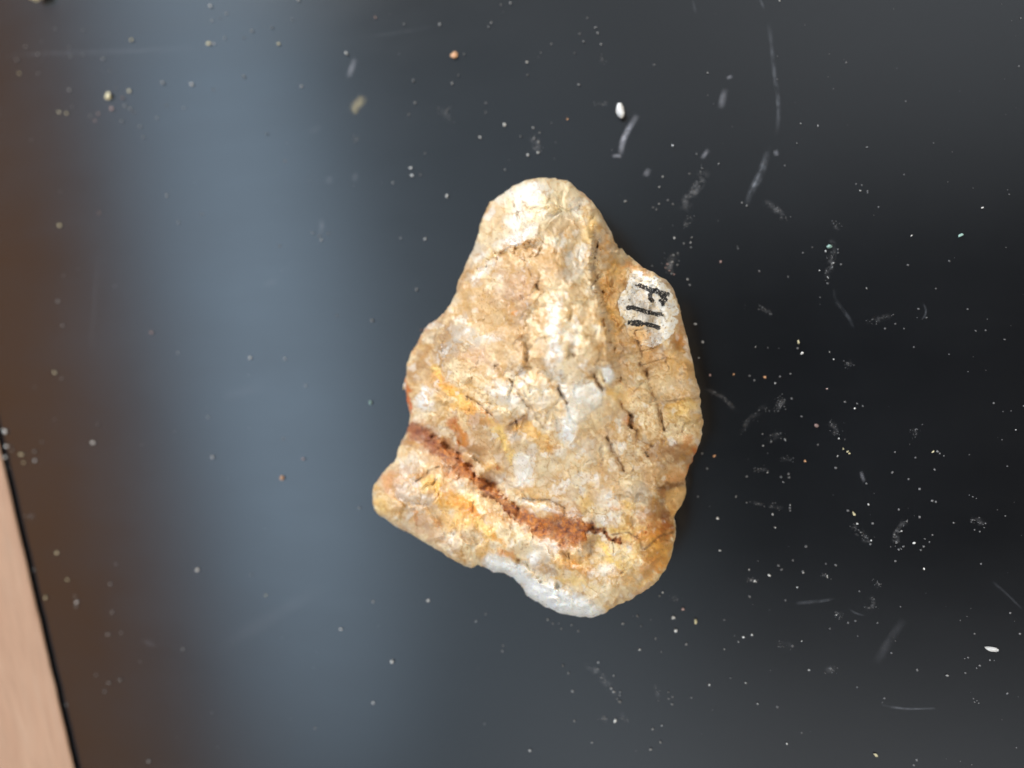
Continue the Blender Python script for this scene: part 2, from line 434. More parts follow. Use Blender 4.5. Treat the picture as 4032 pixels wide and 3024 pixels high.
# cracks: polyline, depth (cm), half width px, stain strength
CRACKS = [
 ([(2507,1340),(2520,1369),(2527,1405)], 0.20, 6, .8), ([(2518,1430),(2535,1452),(2547,1476)], 0.40, 9, 1.0),
 ([(2547,1476),(2556,1521),(2567,1553),(2582,1571)], 0.14, 6, .6), ([(2590,1592),(2596,1636),(2607,1662),(2616,1694)], 0.30, 6, .9),
 ([(2439,1580),(2451,1607),(2484,1636)], 0.22, 5, .8), ([(2484,1632),(2483,1650),(2482,1676),(2488,1684)], 0.45, 8, 1.2),
 ([(2482,1676),(2506,1698),(2502,1727),(2531,1745),(2571,1757)], 0.16, 5, .6),
 ([(2390,1721),(2403,1756),(2408,1777),(2430,1803),(2444,1828),(2457,1853)], 0.30, 7, .85),
 ([(2200,1517),(2205,1539),(2224,1568),(2234,1589)], 0.20, 5, .7), ([(2339,1477),(2350,1506),(2372,1535)], 0.30, 6, .8),
 ([(2008,1492),(2033,1536),(2057,1575),(2084,1612)], 0.16, 4, .7), ([(1837,1562),(1881,1587),(1938,1638)], 0.20, 4, .9),
 ([(1838,1578),(1842,1560)], 0.15, 4, .7),
 ([(2008,1674),(2040,1655),(2065,1636)], 0.16, 5, .9), ([(2603,1582),(2680,1572),(2755,1566)], 0.12, 6, .5),
 ([(1636,1896),(1670,1879),(1695,1852),(1729,1837)], 0.20, 5, .8), ([(1700,1909),(1721,1888)], 0.15, 5, .7),
 ([(2058,1962),(2110,1970),(2160,1968),(2223,2000)], 0.12, 5, .7),
 ([(2337,916),(2350,979),(2337,1042),(2350,1118),(2378,1194),(2397,1283),(2403,1359)], 0.12, 8, .45),
 ([(2237,2180),(2241,2200)], 0.2, 4, .9), ([(2600,2120),(2640,2130)], .1, 5, .5),
 ([(2412,2105),(2470,2095),(2520,2125),(2530,2160)], 0.10, 6, .8), ([(2540,2160),(2600,2110),(2650,2095)], 0.18, 6, .8),
 ([(2600,1920),(2640,1912),(2690,1905)], 0.22, 10, .9), ([(2085,1060),(2092,1085)], .25, 4, .8), ([(2110,1120),(2122,1142)], .25, 4, .9),
 ([(1950,1440),(1962,1452)], .35, 7, .9), ([(2255,1395),(2262,1405)], .3, 5, .7), ([(2540,1785),(2552,1795)], .3, 8, .9),
 ([(1985,850),(1940,905),(1905,955)], .1, 6, .25), ([(1860,1040),(1812,1120),(1770,1190),(1740,1260),(1712,1330)], .12, 6, .4),
 ([(1630,2006),(1637,2045),(1643,2082)], .1, 5, .3), ([(1712,1930),(1735,1965),(1750,1997)], .12, 9, .2),
 ([(2063,1540),(2110,1640),(2140,1690)], .08, 4, .4), ([(1860,1800),(1930,1850),(2000,1905),(2060,1935)], .1, 5, .3),
]
LABEL = [(590,420),(640,385),(720,385),(780,410),(768,442),(790,470),(822,474),(832,440),(855,455),(880,480),(905,448),(960,465),(1010,520),(1070,580),(1135,640),(1120,664),(1150,690),
 (1180,740),(1215,800),(1230,860),(1250,935),(1222,962),(1190,965),(1145,975),(1205,1000),(1235,1060),(1190,1130),(1170,1190),(1110,1260),(1040,1310),(970,1360),(890,1382),(800,1365),(740,1350),
 (700,1300),(640,1260),(570,1220),(545,1180),(560,1130),(530,1100),(540,1040),(510,1000),(470,960),(450,900),(435,830),(440,770),(470,730),
 (490,660),(540,630),(560,580),(575,500)]
KL = 500 / 1659
LABEL = [(2300 + x * KL, 950 + y * KL) for x, y in LABEL]
LETTERS = [  # name, strokes: polyline + half width (in the same close-up)
 ('inked_letter', [([(735,578),(780,598),(860,630),(960,655),(1040,680),(1095,690)], 26), ([(950,650),(1010,690),(1045,740),(1055,765)], 34), ([(1000,775),(1040,800),(1030,830)], 20), ([(875,640),(865,690),(862,740),(890,775)], 25), ([(655,575),(740,572)], 8)]),
 ('inked_digit', [([(575,872),(630,862),(700,890),(780,912),(850,932),(930,950),(1010,962)], 25)]),
 ('inked_digit', [([(608,1062),(670,1068),(745,1076)], 33), ([(808,1078),(870,1095),(930,1110),(970,1130)], 25)]),
]
VEIN = [(1622,1690,20),(1650,1705,26),(1704,1740,24),(1745,1775,24),(1785,1805,27),(1830,1850,24),(1855,1880,14),(1881,1905,21),(1920,1932,21),(1945,1950,12),(1985,1980,9),(2012,2002,15),(2040,2030,24),
        (2080,2052,24),(2128,2066,30),(2170,2076,40),(2223,2084,50),(2270,2084,44),(2305,2086,30),(2318,2075,14),(2350,2092,8),(2400,2115,7),(2440,2133,9)]
RIM = [(1925,2182),(1960,2195),(2010,2210),(2060,2235),(2098,2272),(2140,2296),(2195,2312),(2250,2330),(2300,2352),(2345,2378),(2372,2405),(2350,2432),(2250,2440),(2150,2410),(2060,2360),(2050,2310),(1980,2262),(1925,2260),(1900,2215)]
LOBE = [(2618,1935),(2650,1925),(2700,1915),(2730,1960),(2680,2060),(2648,2048),(2636,2015),(2622,1980)]
CHIPS = [[(2204,1508),(2235,1512),(2290,1515),(2340,1500),(2372,1545),(2370,1590),(2340,1610),(2300,1650),(2270,1670),(2250,1650),(2240,1600),(2228,1570),(2208,1540)],
         [(2368,1448),(2400,1440),(2418,1470),(2420,1492),(2402,1512),(2386,1505),(2376,1480)],
         [(2022,1790),(2050,1785),(2085,1800),(2090,1850),(2070,1890),(2045,1912),(2030,1870),(2018,1820)]]

def features(px, py):
    """height of steps and cracks (cm)"""
    z = np.zeros(px.shape)
    for pts, drop, w, reach in STEPS:
        i = near(px, py, pts, reach)
        if len(i) == 0: continue
        d, t, sd, _, _ = poly_dist(px[i], py[i], pts)
        s = d * -sd
        s = s + (fbm(px[i] / 22, py[i] / 22, 21) - 0.5) * w * 1.6
        fade = sstep(0, .14, t) * sstep(1.0, .62, t)
        low = sstep(-w, w, s) * (1 - sstep(reach * 0.35, reach, np.abs(d))) * fade
        z[i] -= drop * low
    for k, (pts, dep, w, st) in enumerate(CRACKS):
        i = near(px, py, pts, w * 4)
        if len(i) == 0: continue
        wob = (fbm(px[i] / 11, py[i] / 11, 31 + k % 5) - 0.5) * 10
        d, t, sd, _, _ = poly_dist(px[i] + wob, py[i] - wob * 0.7, pts)
        ww = 1.35 * w * (0.55 + 0.75 * fbm(px[i] / 15, py[i] / 15, 40 + k % 7)) * (0.45 + 0.55 * np.sin(t * math.pi) ** 0.5)
        z[i] -= dep * .38 * np.exp(-(d / ww) ** 2)
    return z
def vein_mask(px, py, hi=1.3, lo=.75):
    m = np.zeros(px.shape)
    i = near(px, py, VEIN, 60)
    if len(i) == 0: return m
    wx = (fbm(px[i] / 40, py[i] / 40, 51, 4, .6) - 0.5) * 52; wy = (fbm(px[i] / 40, py[i] / 40, 52, 4, .6) - 0.5) * 52
    d, t, sd, nx, ny = poly_dist(px[i] + wx, py[i] + wy, VEIN)
    P = np.array(VEIN); seg = np.hypot(*(P[1:, :2] - P[:-1, :2]).T); cum = np.concatenate([[0], np.cumsum(seg)]) / seg.sum()
    w = np.interp(t, cum, P[:, 2]) * 1.15
    m[i] = sstep(hi, lo, d / w + (fbm(px[i] / 24, py[i] / 24, 53, 3, .55) - .5) * .7)
    return m
def region_mask(px, py, poly, soft=10, wob=16, seed=61):
    m = np.zeros(px.shape)
    i = near(px, py, poly, 40)
    if len(i) == 0: return m
    wx = (fbm(px[i] / 24, py[i] / 24, seed, 4, .65) - 0.5) * wob * 2; wy = (fbm(px[i] / 24, py[i] / 24, seed + 1, 4, .65) - 0.5) * wob * 2
    ins = inside(px[i] + wx, py[i] + wy, poly)
    d = poly_dist(px[i] + wx, py[i] + wy, poly, True)[0]
    m[i] = sstep(-soft, soft, np.where(ins, d, -d))
    return m

# thin-plate surface through the control heights
C = np.array(CTRL, float)
C[:, 2] = 2.6 + (C[:, 2] - 2.6) * 1.25
cf = features(C[:, 0].copy(), C[:, 1].copy())
def tps(r2):
    return 0.5 * r2 * np.log(r2 + 1e-12)
cx, cy = C[:, 0] / 1000, C[:, 1] / 1000
A = tps((cx[:, None] - cx) ** 2 + (cy[:, None] - cy) ** 2) + np.eye(len(C)) * 2e-4
Pm = np.stack([np.ones(len(C)), cx, cy], 1)
M = np.block([[A, Pm], [Pm.T, np.zeros((3, 3))]])
W = np.linalg.solve(M, np.concatenate([C[:, 2] - cf, np.zeros(3)]))
def base_height(px, py):
    x, y = px / 1000, py / 1000
    z = W[-3] + W[-2] * x + W[-1] * y
    for k in range(len(C)):
        z = z + W[k] * tps((x - cx[k]) ** 2 + (y - cy[k]) ** 2)
    return z
def surface(px, py, dist):
    """height (m) of the rock's visible surface"""
    z = np.clip(base_height(px, py), 1.2, 7.0) + features(px, py)
    wx = px + (fbm(px / 40, py / 40, 5) - .5) * 40; wy = py + (fbm(px / 40, py / 40, 6) - .5) * 40
    for sc, amp, sd in ((130, .27, 12), (54, .095, 17), (25, .010, 23)):
        # broken facets: every grain of quartz tilts its own way
        f1, f2, ids, ox, oy = voronoi((wx * .9 + wy * .25) / sc, (wy - wx * .2) / (sc * 1.35), sd)
        up = 1 - np.exp(-((f2 - f1) / 0.22) ** 2)
        z = z + amp * up * ((ids[0] - .5) * 2 * ox + (ids[1] - .5) * 2 * oy + (ids[2] - .25) * 0.9 + .25)
    z = z + (fbm(px / 150, py / 150, 2) - .5) * 0.40 + (fbm(px / 45, py / 45, 4, 4) - .5) * 0.20 + (fbm(px / 10, py / 10, 8, 2) - .5) * 0.014
    rm = region_mask(px, py, RIM, 12, 8)
    f1, f2, ids, ox, oy = voronoi(wx / 44, wy / 34, 29)
    z = z + rm * .2 * (1 - np.exp(-((f2 - f1) / 0.25) ** 2)) * ((ids[0] - .5) * 2 * ox + (ids[1] - .5) * 2 * oy + (ids[2] - .5) * .6)
    vm = vein_mask(px, py)
    z = z - vm * (0.09 - (fbm(px / 8, py / 8, 14, 3) - .5) * 0.05)
    for ch in CHIPS:
        z = z + region_mask(px, py, ch, 7, 6) * 0.10
    z = z + region_mask(px, py, CHIPS[1], 8, 4) * 0.16
    Rr = 95.0 - 45.0 * region_mask(px, py, RIM, 30, 4)
    t = np.clip(dist / Rr, 0, 1)
    z = z - 0.85 * (1 - np.sqrt(1 - (1 - t) ** 2))
    return np.maximum(z, 0.55) * 0.01

PAL = {k: S(*v) for k, v in dict(tan=(212,174,126), cream=(237,217,178), white=(246,244,238), grey=(208,198,182), ochre=(234,180,90), yellow=(246,210,126),
       orange=(222,138,46), rust=(180,110,58), dkrust=(132,80,56), brown=(152,106,62), dark=(112,78,42), pink=(211,172,142), cool=(240,244,244), red=(196,98,44)).items()}
BLOBS = [  # x, y, rx, ry, angle, colour, strength, raggedness
 (2520,2130,190,170,0,'yellow',.5,.8),(2590,2110,110,140,0,'orange',.45,.8),(1760,2010,240,120,25,'ochre',.30,.8),(1820,1620,170,130,0,'ochre',.24,.9),(2640,1840,120,110,0,'brown',.25,.9),(2300,2250,220,60,10,'ochre',.25,.9),
 (2620,1480,130,170,0,'ochre',.2,.8),(2430,1150,70,190,0,'ochre',.25,.8),(2200,1350,70,330,-2,'cream',.4,.8),(1620,1960,180,150,0,'tan',.5,.9),(1640,1940,150,120,0,'pink',.3,.9),(2070,1080,160,120,0,'tan',.6,.9),(1980,1280,170,140,0,'tan',.42,.9),(1740,1400,70,190,25,'brown',.5,.9),(1850,1180,60,120,35,'tan',.6,.8),(1660,1480,60,140,15,'tan',.5,.9),(2000,1800,130,110,0,'tan',.35,.9),(2420,1880,120,100,0,'tan',.35,.9),(2130,800,170,120,0,'cream',.5,.6),  # brown and tan on the left flank also paint in its shade
 # top end; whites also paint in window highlights on the ridges
 (2140,790,170,110,0,'cream',.7,.5),(2085,760,85,50,-20,'white',.6,.6),(2040,850,60,45,-45,'white',.55,.6),(2230,770,75,50,25,'cream',.6,.5),(2270,810,35,30,0,'white',.45,.5),
 (2160,850,70,25,0,'grey',.45,.7),(2210,900,80,45,0,'tan',.4,.7),(2020,945,80,26,-25,'white',.75,.5),(2080,905,50,30,-20,'white',.5,.6),(1935,1010,70,18,-48,'yellow',.5,.6),(1900,1070,70,20,-50,'white',.55,.6),
 (1870,1000,60,24,-58,'grey',.5,.6),(2265,1010,50,55,0,'grey',.5,.6),(2255,1075,60,40,-10,'grey',.55,.6),(2330,905,30,60,20,'yellow',.35,.6),(2300,760,20,40,-30,'pink',.5,.5),
 # tan crown
 (2090,1010,140,60,-5,'tan',.6,.8),(2075,1090,110,60,0,'brown',.35,.9),(2180,1040,70,40,0,'tan',.5,.8),(2010,1150,90,70,0,'pink',.45,.9),(2045,1240,75,60,0,'brown',.42,.9),(2025,1238,14,12,0,'orange',.8,.5),
 (1930,1240,80,80,0,'tan',.45,.9),(2050,1330,90,60,0,'tan',.5,.9),(1860,1340,70,50,0,'grey',.5,.9),(1790,1330,30,90,28,'grey',.55,.8),(1740,1370,26,90,24,'dark',.22,.9),(1650,1430,34,90,14,'brown',.38,.9),
 (1690,1260,30,60,40,'pink',.6,.7),(1640,1340,16,90,20,'orange',.45,.8),(1605,1540,12,60,-8,'red',.85,.5),(1612,1600,12,40,-10,'red',.7,.5),(1680,1580,34,60,10,'white',.6,.8),(1665,1560,20,50,10,'cool',.5,.7),  # white and cool on the left facet also paint in glints
 (1900,1430,100,60,0,'tan',.45,.9),(1870,1400,60,40,0,'pink',.5,.8),(1925,1330,40,22,0,'white',.4,.8),(2130,1400,60,80,0,'tan',.4,.9),
 # pale spine
 (2180,1260,26,110,4,'white',.65,.8),(2190,1390,34,90,-4,'white',.7,.8),(2170,1150,24,60,0,'cream',.5,.8),(2290,1330,44,80,12,'cream',.65,.7),(2260,1320,22,60,8,'white',.5,.7),(2300,1180,50,70,0,'cream',.4,.8),
 (2320,1240,36,50,0,'tan',.4,.8),(2290,1570,90,70,30,'white',.65,.6),(2240,1680,50,60,0,'white',.7,.7),(2240,1720,30,50,0,'cool',.6,.7),(2330,1640,70,60,0,'cream',.5,.8),(2130,1560,60,60,0,'grey',.45,.8),
 (2100,1540,40,40,0,'cream',.5,.7),(1980,1560,70,40,25,'white',.5,.8),(2000,1620,50,40,0,'cream',.45,.7),(2180,1490,60,40,0,'grey',.3,.8),(2270,1830,70,60,0,'cream',.45,.8),(2330,1760,60,50,0,'grey',.45,.8),
 (2380,1780,40,30,-20,'cream',.5,.7),(2430,1760,50,22,-15,'white',.4,.7),(2060,1850,50,75,-8,'white',.8,.5),(2150,1830,40,50,0,'cream',.6,.7),(2480,1860,30,70,-30,'cream',.5,.7),(2320,1880,40,24,30,'white',.4,.7),
 # ochre stains, left and middle
 (1720,1480,14,60,-25,'yellow',.8,.6),(1780,1545,70,22,42,'ochre',.9,.7),(1740,1500,44,26,40,'orange',.55,.8),(1830,1600,60,30,35,'ochre',.6,.8),(1860,1640,44,50,0,'orange',.38,.8),(1930,1660,60,26,48,'orange',.6,.8),
 (1960,1700,60,22,52,'yellow',.85,.7),(2000,1770,60,18,62,'yellow',.85,.6),(2015,1830,40,14,75,'yellow',.7,.6),(1800,1700,32,62,-32,'orange',.9,.5),(1780,1660,24,30,-30,'red',.5,.7),(1820,1745,16,36,-30,'orange',.7,.6),
 (1900,1740,70,50,20,'tan',.6,.9),(1880,1790,60,40,20,'brown',.38,.9),(2050,1660,44,34,-20,'brown',.65,.8),(2080,1690,50,30,20,'ochre',.6,.8),(2130,1740,60,26,35,'ochre',.6,.8),(2165,1760,30,14,30,'orange',.5,.7),
 (1730,1690,70,26,28,'grey',.65,.6),(1760,1710,50,16,32,'cream',.5,.6),(1930,1850,50,40,0,'ochre',.4,.8),(1955,1845,12,10,0,'rust',.8,.5),(1720,1640,50,30,0,'tan',.5,.8),(1670,1640,40,26,0,'cream',.5,.7),
 (2110,1940,90,26,5,'ochre',.45,.8),(2090,1980,60,14,8,'white',.5,.7),(2160,2005,60,16,16,'cool',.6,.6),(2050,1930,40,30,0,'tan',.5,.8),(1990,1900,50,20,30,'grey',.5,.7),
 # right terrace
 (2420,1060,60,70,20,'ochre',.5,.7),(2400,1180,36,120,4,'ochre',.55,.7),(2420,1260,40,60,0,'ochre',.45,.7),(2440,1120,50,60,0,'tan',.5,.8),(2480,1050,70,20,25,'orange',.42,.7),(2530,1045,30,12,20,'orange',.6,.6),(2455,1010,30,30,0,'cream',.5,.6),
 (2500,1010,44,22,35,'cream',.6,.6),(2400,1330,40,60,0,'ochre',.35,.8),(2450,1380,60,50,0,'tan',.55,.7),(2460,1480,60,60,0,'tan',.45,.8),(2470,1560,60,50,0,'ochre',.4,.9),(2570,1420,50,60,0,'tan',.35,.8),
 (2650,1420,50,60,0,'ochre',.35,.8),(2660,1360,40,20,-20,'brown',.45,.7),(2680,1330,30,50,-10,'orange',.5,.8),(2700,1250,12,24,-10,'orange',.8,.5),(2620,1500,60,60,0,'cream',.35,.9),(2690,1600,56,30,-5,'yellow',.55,.7),  # yellow by the right edge also paints in a warm glint
 (2690,1650,56,40,0,'yellow',.35,.9),(2560,1620,40,60,-10,'cream',.3,.9),(2640,1590,60,10,-4,'ochre',.6,.5),(2420,1540,40,30,0,'yellow',.4,.8),(2500,1720,50,40,0,'tan',.4,.8),(2475,1660,14,22,0,'brown',.9,.6),
 (2470,1660,26,20,0,'orange',.6,.8),(2600,1790,80,50,0,'brown',.45,1.),(2690,1780,50,60,0,'brown',.5,.9),(2620,1860,90,40,0,'tan',.4,.9),(2710,1740,30,40,0,'orange',.4,.8),(2680,1880,50,40,0,'orange',.42,.9),
 (2735,1800,14,60,8,'red',.5,.7),(2450,1650,30,36,0,'grey',.4,.7),(2620,1330,30,12,-20,'pink',.5,.6),
 # right lower stains
 (2640,1918,56,16,-6,'dark',.75,.6),(2610,1950,26,44,0,'brown',.7,.7),(2625,2040,24,70,-14,'dkrust',.7,.7),(2590,2000,60,50,0,'brown',.5,.9),(2610,2110,50,60,-10,'orange',.7,.8),(2620,2080,28,44,0,'rust',.6,.7),
 (2560,2060,50,40,0,'rust',.38,.9),(2560,2120,70,44,0,'orange',.42,.9),(2590,2170,60,60,0,'ochre',.6,.7),(2540,2180,60,30,30,'brown',.35,.9),(2560,2230,60,40,-30,'orange',.5,.8),(2480,2140,70,24,20,'rust',.35,.9),
 (2420,1995,30,16,0,'orange',.65,.6),(2460,1980,60,14,0,'yellow',.5,.7),(2400,1960,60,30,40,'white',.4,.8),(2370,2030,60,26,25,'white',.6,.7),(2330,2000,70,26,30,'yellow',.45,.8),(2510,1940,60,40,0,'grey',.5,.8),
 (2470,1900,60,30,0,'cream',.4,.8),(2530,2020,40,34,0,'pink',.5,.8),(2450,2060,50,26,0,'brown',.3,.9),(2425,2090,60,14,22,'yellow',.55,.7),
 # foot
 (2310,2140,60,40,30,'grey',.55,.6),(2330,2130,34,30,0,'ochre',.4,.7),(2400,2180,70,18,42,'yellow',.8,.6),(2430,2230,60,16,45,'yellow',.7,.6),(2450,2170,40,40,0,'cream',.5,.7),(2150,2180,60,40,0,'grey',.5,.8),(2100,2200,30,40,-10,'cool',.6,.7),
 (2170,2150,60,20,20,'white',.35,.8),(2250,2210,70,40,0,'ochre',.4,.9),(2280,2240,60,20,15,'orange',.38,.9),(2140,2240,60,30,20,'brown',.35,.9),(2380,2250,60,26,-10,'white',.5,.8),(2430,2270,60,30,-15,'tan',.5,.9),(2500,2260,70,40,-30,'tan',.4,.9),
 (2350,2320,70,34,10,'cream',.7,.6),(2400,2340,40,50,20,'cream',.5,.7),(2260,2290,80,18,15,'yellow',.5,.7),(2410,2395,40,20,-25,'ochre',.5,.7),(2420,2370,40,14,-25,'brown',.4,.7),(2520,2330,50,14,-35,'pink',.5,.6),
 # lower left lobe
 (1620,1830,60,44,-20,'grey',.5,.8),(1560,1900,70,60,0,'pink',.5,.8),(1590,1930,40,40,0,'white',.35,.8),(1530,1890,26,40,0,'orange',.35,.9),(1500,2000,30,50,0,'yellow',.5,.8),(1540,2010,60,40,0,'ochre',.3,.9),(1640,1980,60,50,0,'grey',.45,.9),
 (1700,1900,50,30,-30,'yellow',.55,.8),(1735,1960,22,70,-28,'ochre',.85,.5),(1800,1980,70,40,25,'ochre',.75,.7),(1860,2010,70,26,28,'orange',.7,.7),(1800,2050,60,40,0,'ochre',.55,.9),(1880,2060,80,36,30,'orange',.38,.9),(1920,2090,90,24,42,'yellow',.7,.7),
 (1637,2045,7,44,-6,'orange',.8,.3),(1660,2070,60,40,0,'pink',.5,.8),(1740,2120,70,40,10,'pink',.45,.8),(1820,2120,60,50,0,'grey',.4,.9),(1900,2150,40,50,0,'ochre',.45,.8),(1990,2180,50,20,30,'orange',.6,.7),(1950,2110,60,14,42,'orange',.5,.7),
 (1850,1960,60,30,30,'yellow',.35,.8),(1800,1900,50,30,40,'grey',.5,.8),(1780,1880,30,12,35,'orange',.5,.7),(1660,1760,40,20,0,'brown',.5,.7),(1600,1740,40,30,-40,'dkrust',.5,.8),(1640,1690,34,26,0,'dkrust',.6,.8),(2060,2140,60,30,30,'cream',.45,.8),
 (1980,2080,60,18,30,'cream',.45,.8),(1600,2060,90,8,25,'cream',.5,.5),
]
def colours(px, py, dist):
    wx = px + (fbm(px / 30, py / 30, 71, 4, .6) - .5) * 46; wy = py + (fbm(px / 30, py / 30, 72, 4, .6) - .5) * 46
    n1 = fbm(px / 120, py / 120, 73); n2 = fbm(px / 34, py / 34, 74, 4, .6); n3 = fbm(px / 10, py / 10, 75, 3, .7)
    sa, sb = (wx * .68 + wy * .73), (-wx * .73 + wy * .68)      # grain of the rock runs down to the right
    n4 = fbm(sa / 110, sb / 22, 78, 4, .6)
    t = sstep(.32, .68, .25 * n1 + .3 * n2 + .35 * n4 + .10 * n3)[:, None]
    c = PAL['tan'] * (1 - t) + PAL['cream'] * t
    # quartz grains: some grey and glassy, some milky, stained seams between them
    f1, f2, ids, ox, oy = voronoi((wx * .9 + wy * .25) / 46, (wy - wx * .2) / 60, 17)
    soft = sstep(.0, .35, f2 - f1)
    g = (sstep(.62, .80, ids[0]) * soft)[:, None] * .46
    c = c * (1 - g) + PAL['grey'] * g
    g = (sstep(.74, .9, ids[1]) * soft)[:, None] * .5
    c = c * (1 - g) + PAL['white'] * g
    for (x, y, rx, ry, ang, key, st, rag) in BLOBS:
        R = max(rx, ry) * 1.7 + 20
        i = np.nonzero((np.abs(px - x) < R) & (np.abs(py - y) < R))[0]
        if len(i) == 0: continue
        a = math.radians(ang)
        dx, dy = wx[i] - x, wy[i] - y
        u = (dx * math.cos(a) + dy * math.sin(a)) / rx; v = (-dx * math.sin(a) + dy * math.cos(a)) / ry
        q = np.hypot(u, v)
        nn = (n2[i] - .5) * 1.5 + (n3[i] - .5) * .7 + (n4[i] - .5) * .9
        m = (sstep(1.3, .4, q + nn * rag * .9) * min(.95, st * (1.0 if key in ('orange', 'yellow', 'ochre') else 1.22)))[:, None]
        c[i] = c[i] * (1 - m) + PAL[key] * m
    # seams and fine grain
    seam = np.exp(-((f2 - f1) / .07) ** 2) * sstep(.45, .62, fbm(px / 70, py / 70, 76))
    m = (seam * .5)[:, None]
    c = c * (1 - m) + PAL['ochre'] * .72 * m
    k1, k2, kid, _, _ = voronoi((sa + wx * .2) / 62, sb / 40, 44)
    seam = np.exp(-((k2 - k1) / (.05 + .08 * n1)) ** 2) * sstep(.38, .58, fbm(px / 55, py / 55, 79))
    m = (seam * .7)[:, None]
    c = c * (1 - m) + (PAL['brown'] * .6 + PAL['ochre'] * .4) * m
    c = c * (1 + (kid[0] - .5) * .15 * sstep(0, .3, k2 - k1))[:, None]
    h1, h2, hid, _, _ = voronoi(wx / 19, wy / 22, 33)
    c = c * (1 + (hid[0] - .5) * .09 + (n3 - .5) * .13 + (n4 - .5) * .22)[:, None]
    fl = (sstep(.90, .98, hid[1]) * sstep(.05, .3, h2 - h1) * .38)[:, None]
    c = c * (1 - fl) + PAL['white'] * fl
    sp = (sstep(.70, .82, fbm(px / 7, py / 7, 77, 2)) * sstep(.45, .6, n1) * .5)[:, None]
    c = c * (1 - sp) + PAL['brown'] * sp
    # mineral zones
    for ch in CHIPS[:1] + CHIPS[2:]:
        m = (region_mask(px, py, ch, 7, 8) * .75)[:, None]
        c = c * (1 - m) + ((PAL['white'] * .7 + PAL['cream'] * .3) * (.88 + .24 * n2[:, None])) * m
    m = (region_mask(px, py, CHIPS[1], 6, 4) * .8)[:, None]
    c = c * (1 - m) + PAL['cool'] * m
    m = (region_mask(px, py, RIM, 22, 18) * .84)[:, None]
    c = c * (1 - m) + (PAL['cool'] * (.92 + .3 * (n2[:, None] - .3))) * m
    m = (region_mask(px, py, LOBE, 6, 8) * .8)[:, None]
    c = c * (1 - m) + ((PAL['tan'] * .5 + PAL['ochre'] * .5) * (.78 + .4 * n2[:, None])) * m
    vm = vein_mask(px, py, 1.6, .5)
    halo = (vein_mask(px, py, 2.6, .8) * .42)[:, None]
    c = c * (1 - halo) + (PAL['orange'] * .45 + PAL['brown'] * .55) * halo
    mt = fbm(px / 15, py / 15, 81, 4, .7)
    vc = PAL['dkrust'] * 1.1 * (1 - sstep(.34, .52, mt))[:, None] + PAL['rust'] * sstep(.34, .52, mt)[:, None]
    o = (sstep(.50, .66, fbm(px / 12, py / 12, 84, 3, .7)) * .5)[:, None]
    vc = vc * (1 - o) + PAL['orange'] * o
    dk = (sstep(1760, 1690, px) * .55)[:, None]
    vc = vc * (1 - dk) + (PAL['dkrust'] * np.array([1.0, .92, 1.15])) * dk
    m = (vm * (.72 + .28 * sstep(.3, .5, n2)))[:, None]
    c = c * (1 - m) + vc * m
    # iron staining that seeped into the cracks
    for k, (pts, dep, w, st) in enumerate(CRACKS):
        i = near(px, py, pts, w * 5)
        if len(i) == 0: continue
        wob = (fbm(px[i] / 11, py[i] / 11, 31 + k % 5) - 0.5) * 10
        d, tt, sd, _, _ = poly_dist(px[i] + wob, py[i] - wob * 0.7, pts)
        ww = w * (0.55 + 0.75 * fbm(px[i] / 15, py[i] / 15, 40 + k % 7))
        pat = .35 + .65 * sstep(.35, .6, fbm(px[i] / 12, py[i] / 12, 47, 3))
        m = np.clip(np.exp(-(d / (ww * .8)) ** 2) * st * pat, 0, .9)[:, None]
        c[i] = c[i] * (1 - m) + PAL['dark'] * m
        m = np.clip(np.exp(-(d / (ww * 2.2)) ** 2) * st * .35, 0, .9)[:, None]
        c[i] = c[i] * (1 - m) + PAL['brown'] * m
    return np.clip(c * .93, .004, .88)

# ---- grid over the outline, cells cut to the outline
STEP = 3.0
gx = np.arange(1440, 2800, STEP); gy = np.arange(676, 2456, STEP)
GX, GY = np.meshgrid(gx, gy)
px, py = GX.ravel().copy(), GY.ravel().copy()
ins = inside(px, py, OUTS)
N1, N0 = len(gy), len(gx)
idx = np.arange(N1 * N0).reshape(N1, N0)
quads = np.stack([idx[:-1, :-1], idx[1:, :-1], idx[1:, 1:], idx[:-1, 1:]], -1).reshape(-1, 4)
quads = quads[ins[quads].any(1)]
used = np.unique(quads)
remap = np.full(len(px), -1); remap[used] = np.arange(len(used))
quads = remap[quads]; px, py, ins = px[used], py[used], ins[used]
dist = np.zeros(len(px))
for s in range(0, len(px), 40000):
    sl = slice(s, s + 40000)
    d, _, _, nx, ny = poly_dist(px[sl], py[sl], OUTS[::2], True)
    dist[sl] = d
o_i = np.nonzero(~ins)[0]
d, _, _, nx, ny = poly_dist(px[o_i], py[o_i], OUTS, True)
px[o_i], py[o_i] = nx, ny
dist[o_i] = 0
zz = surface(px, py, dist)
V = at_height(px, py, zz)
COLS = colours(px, py, dist)
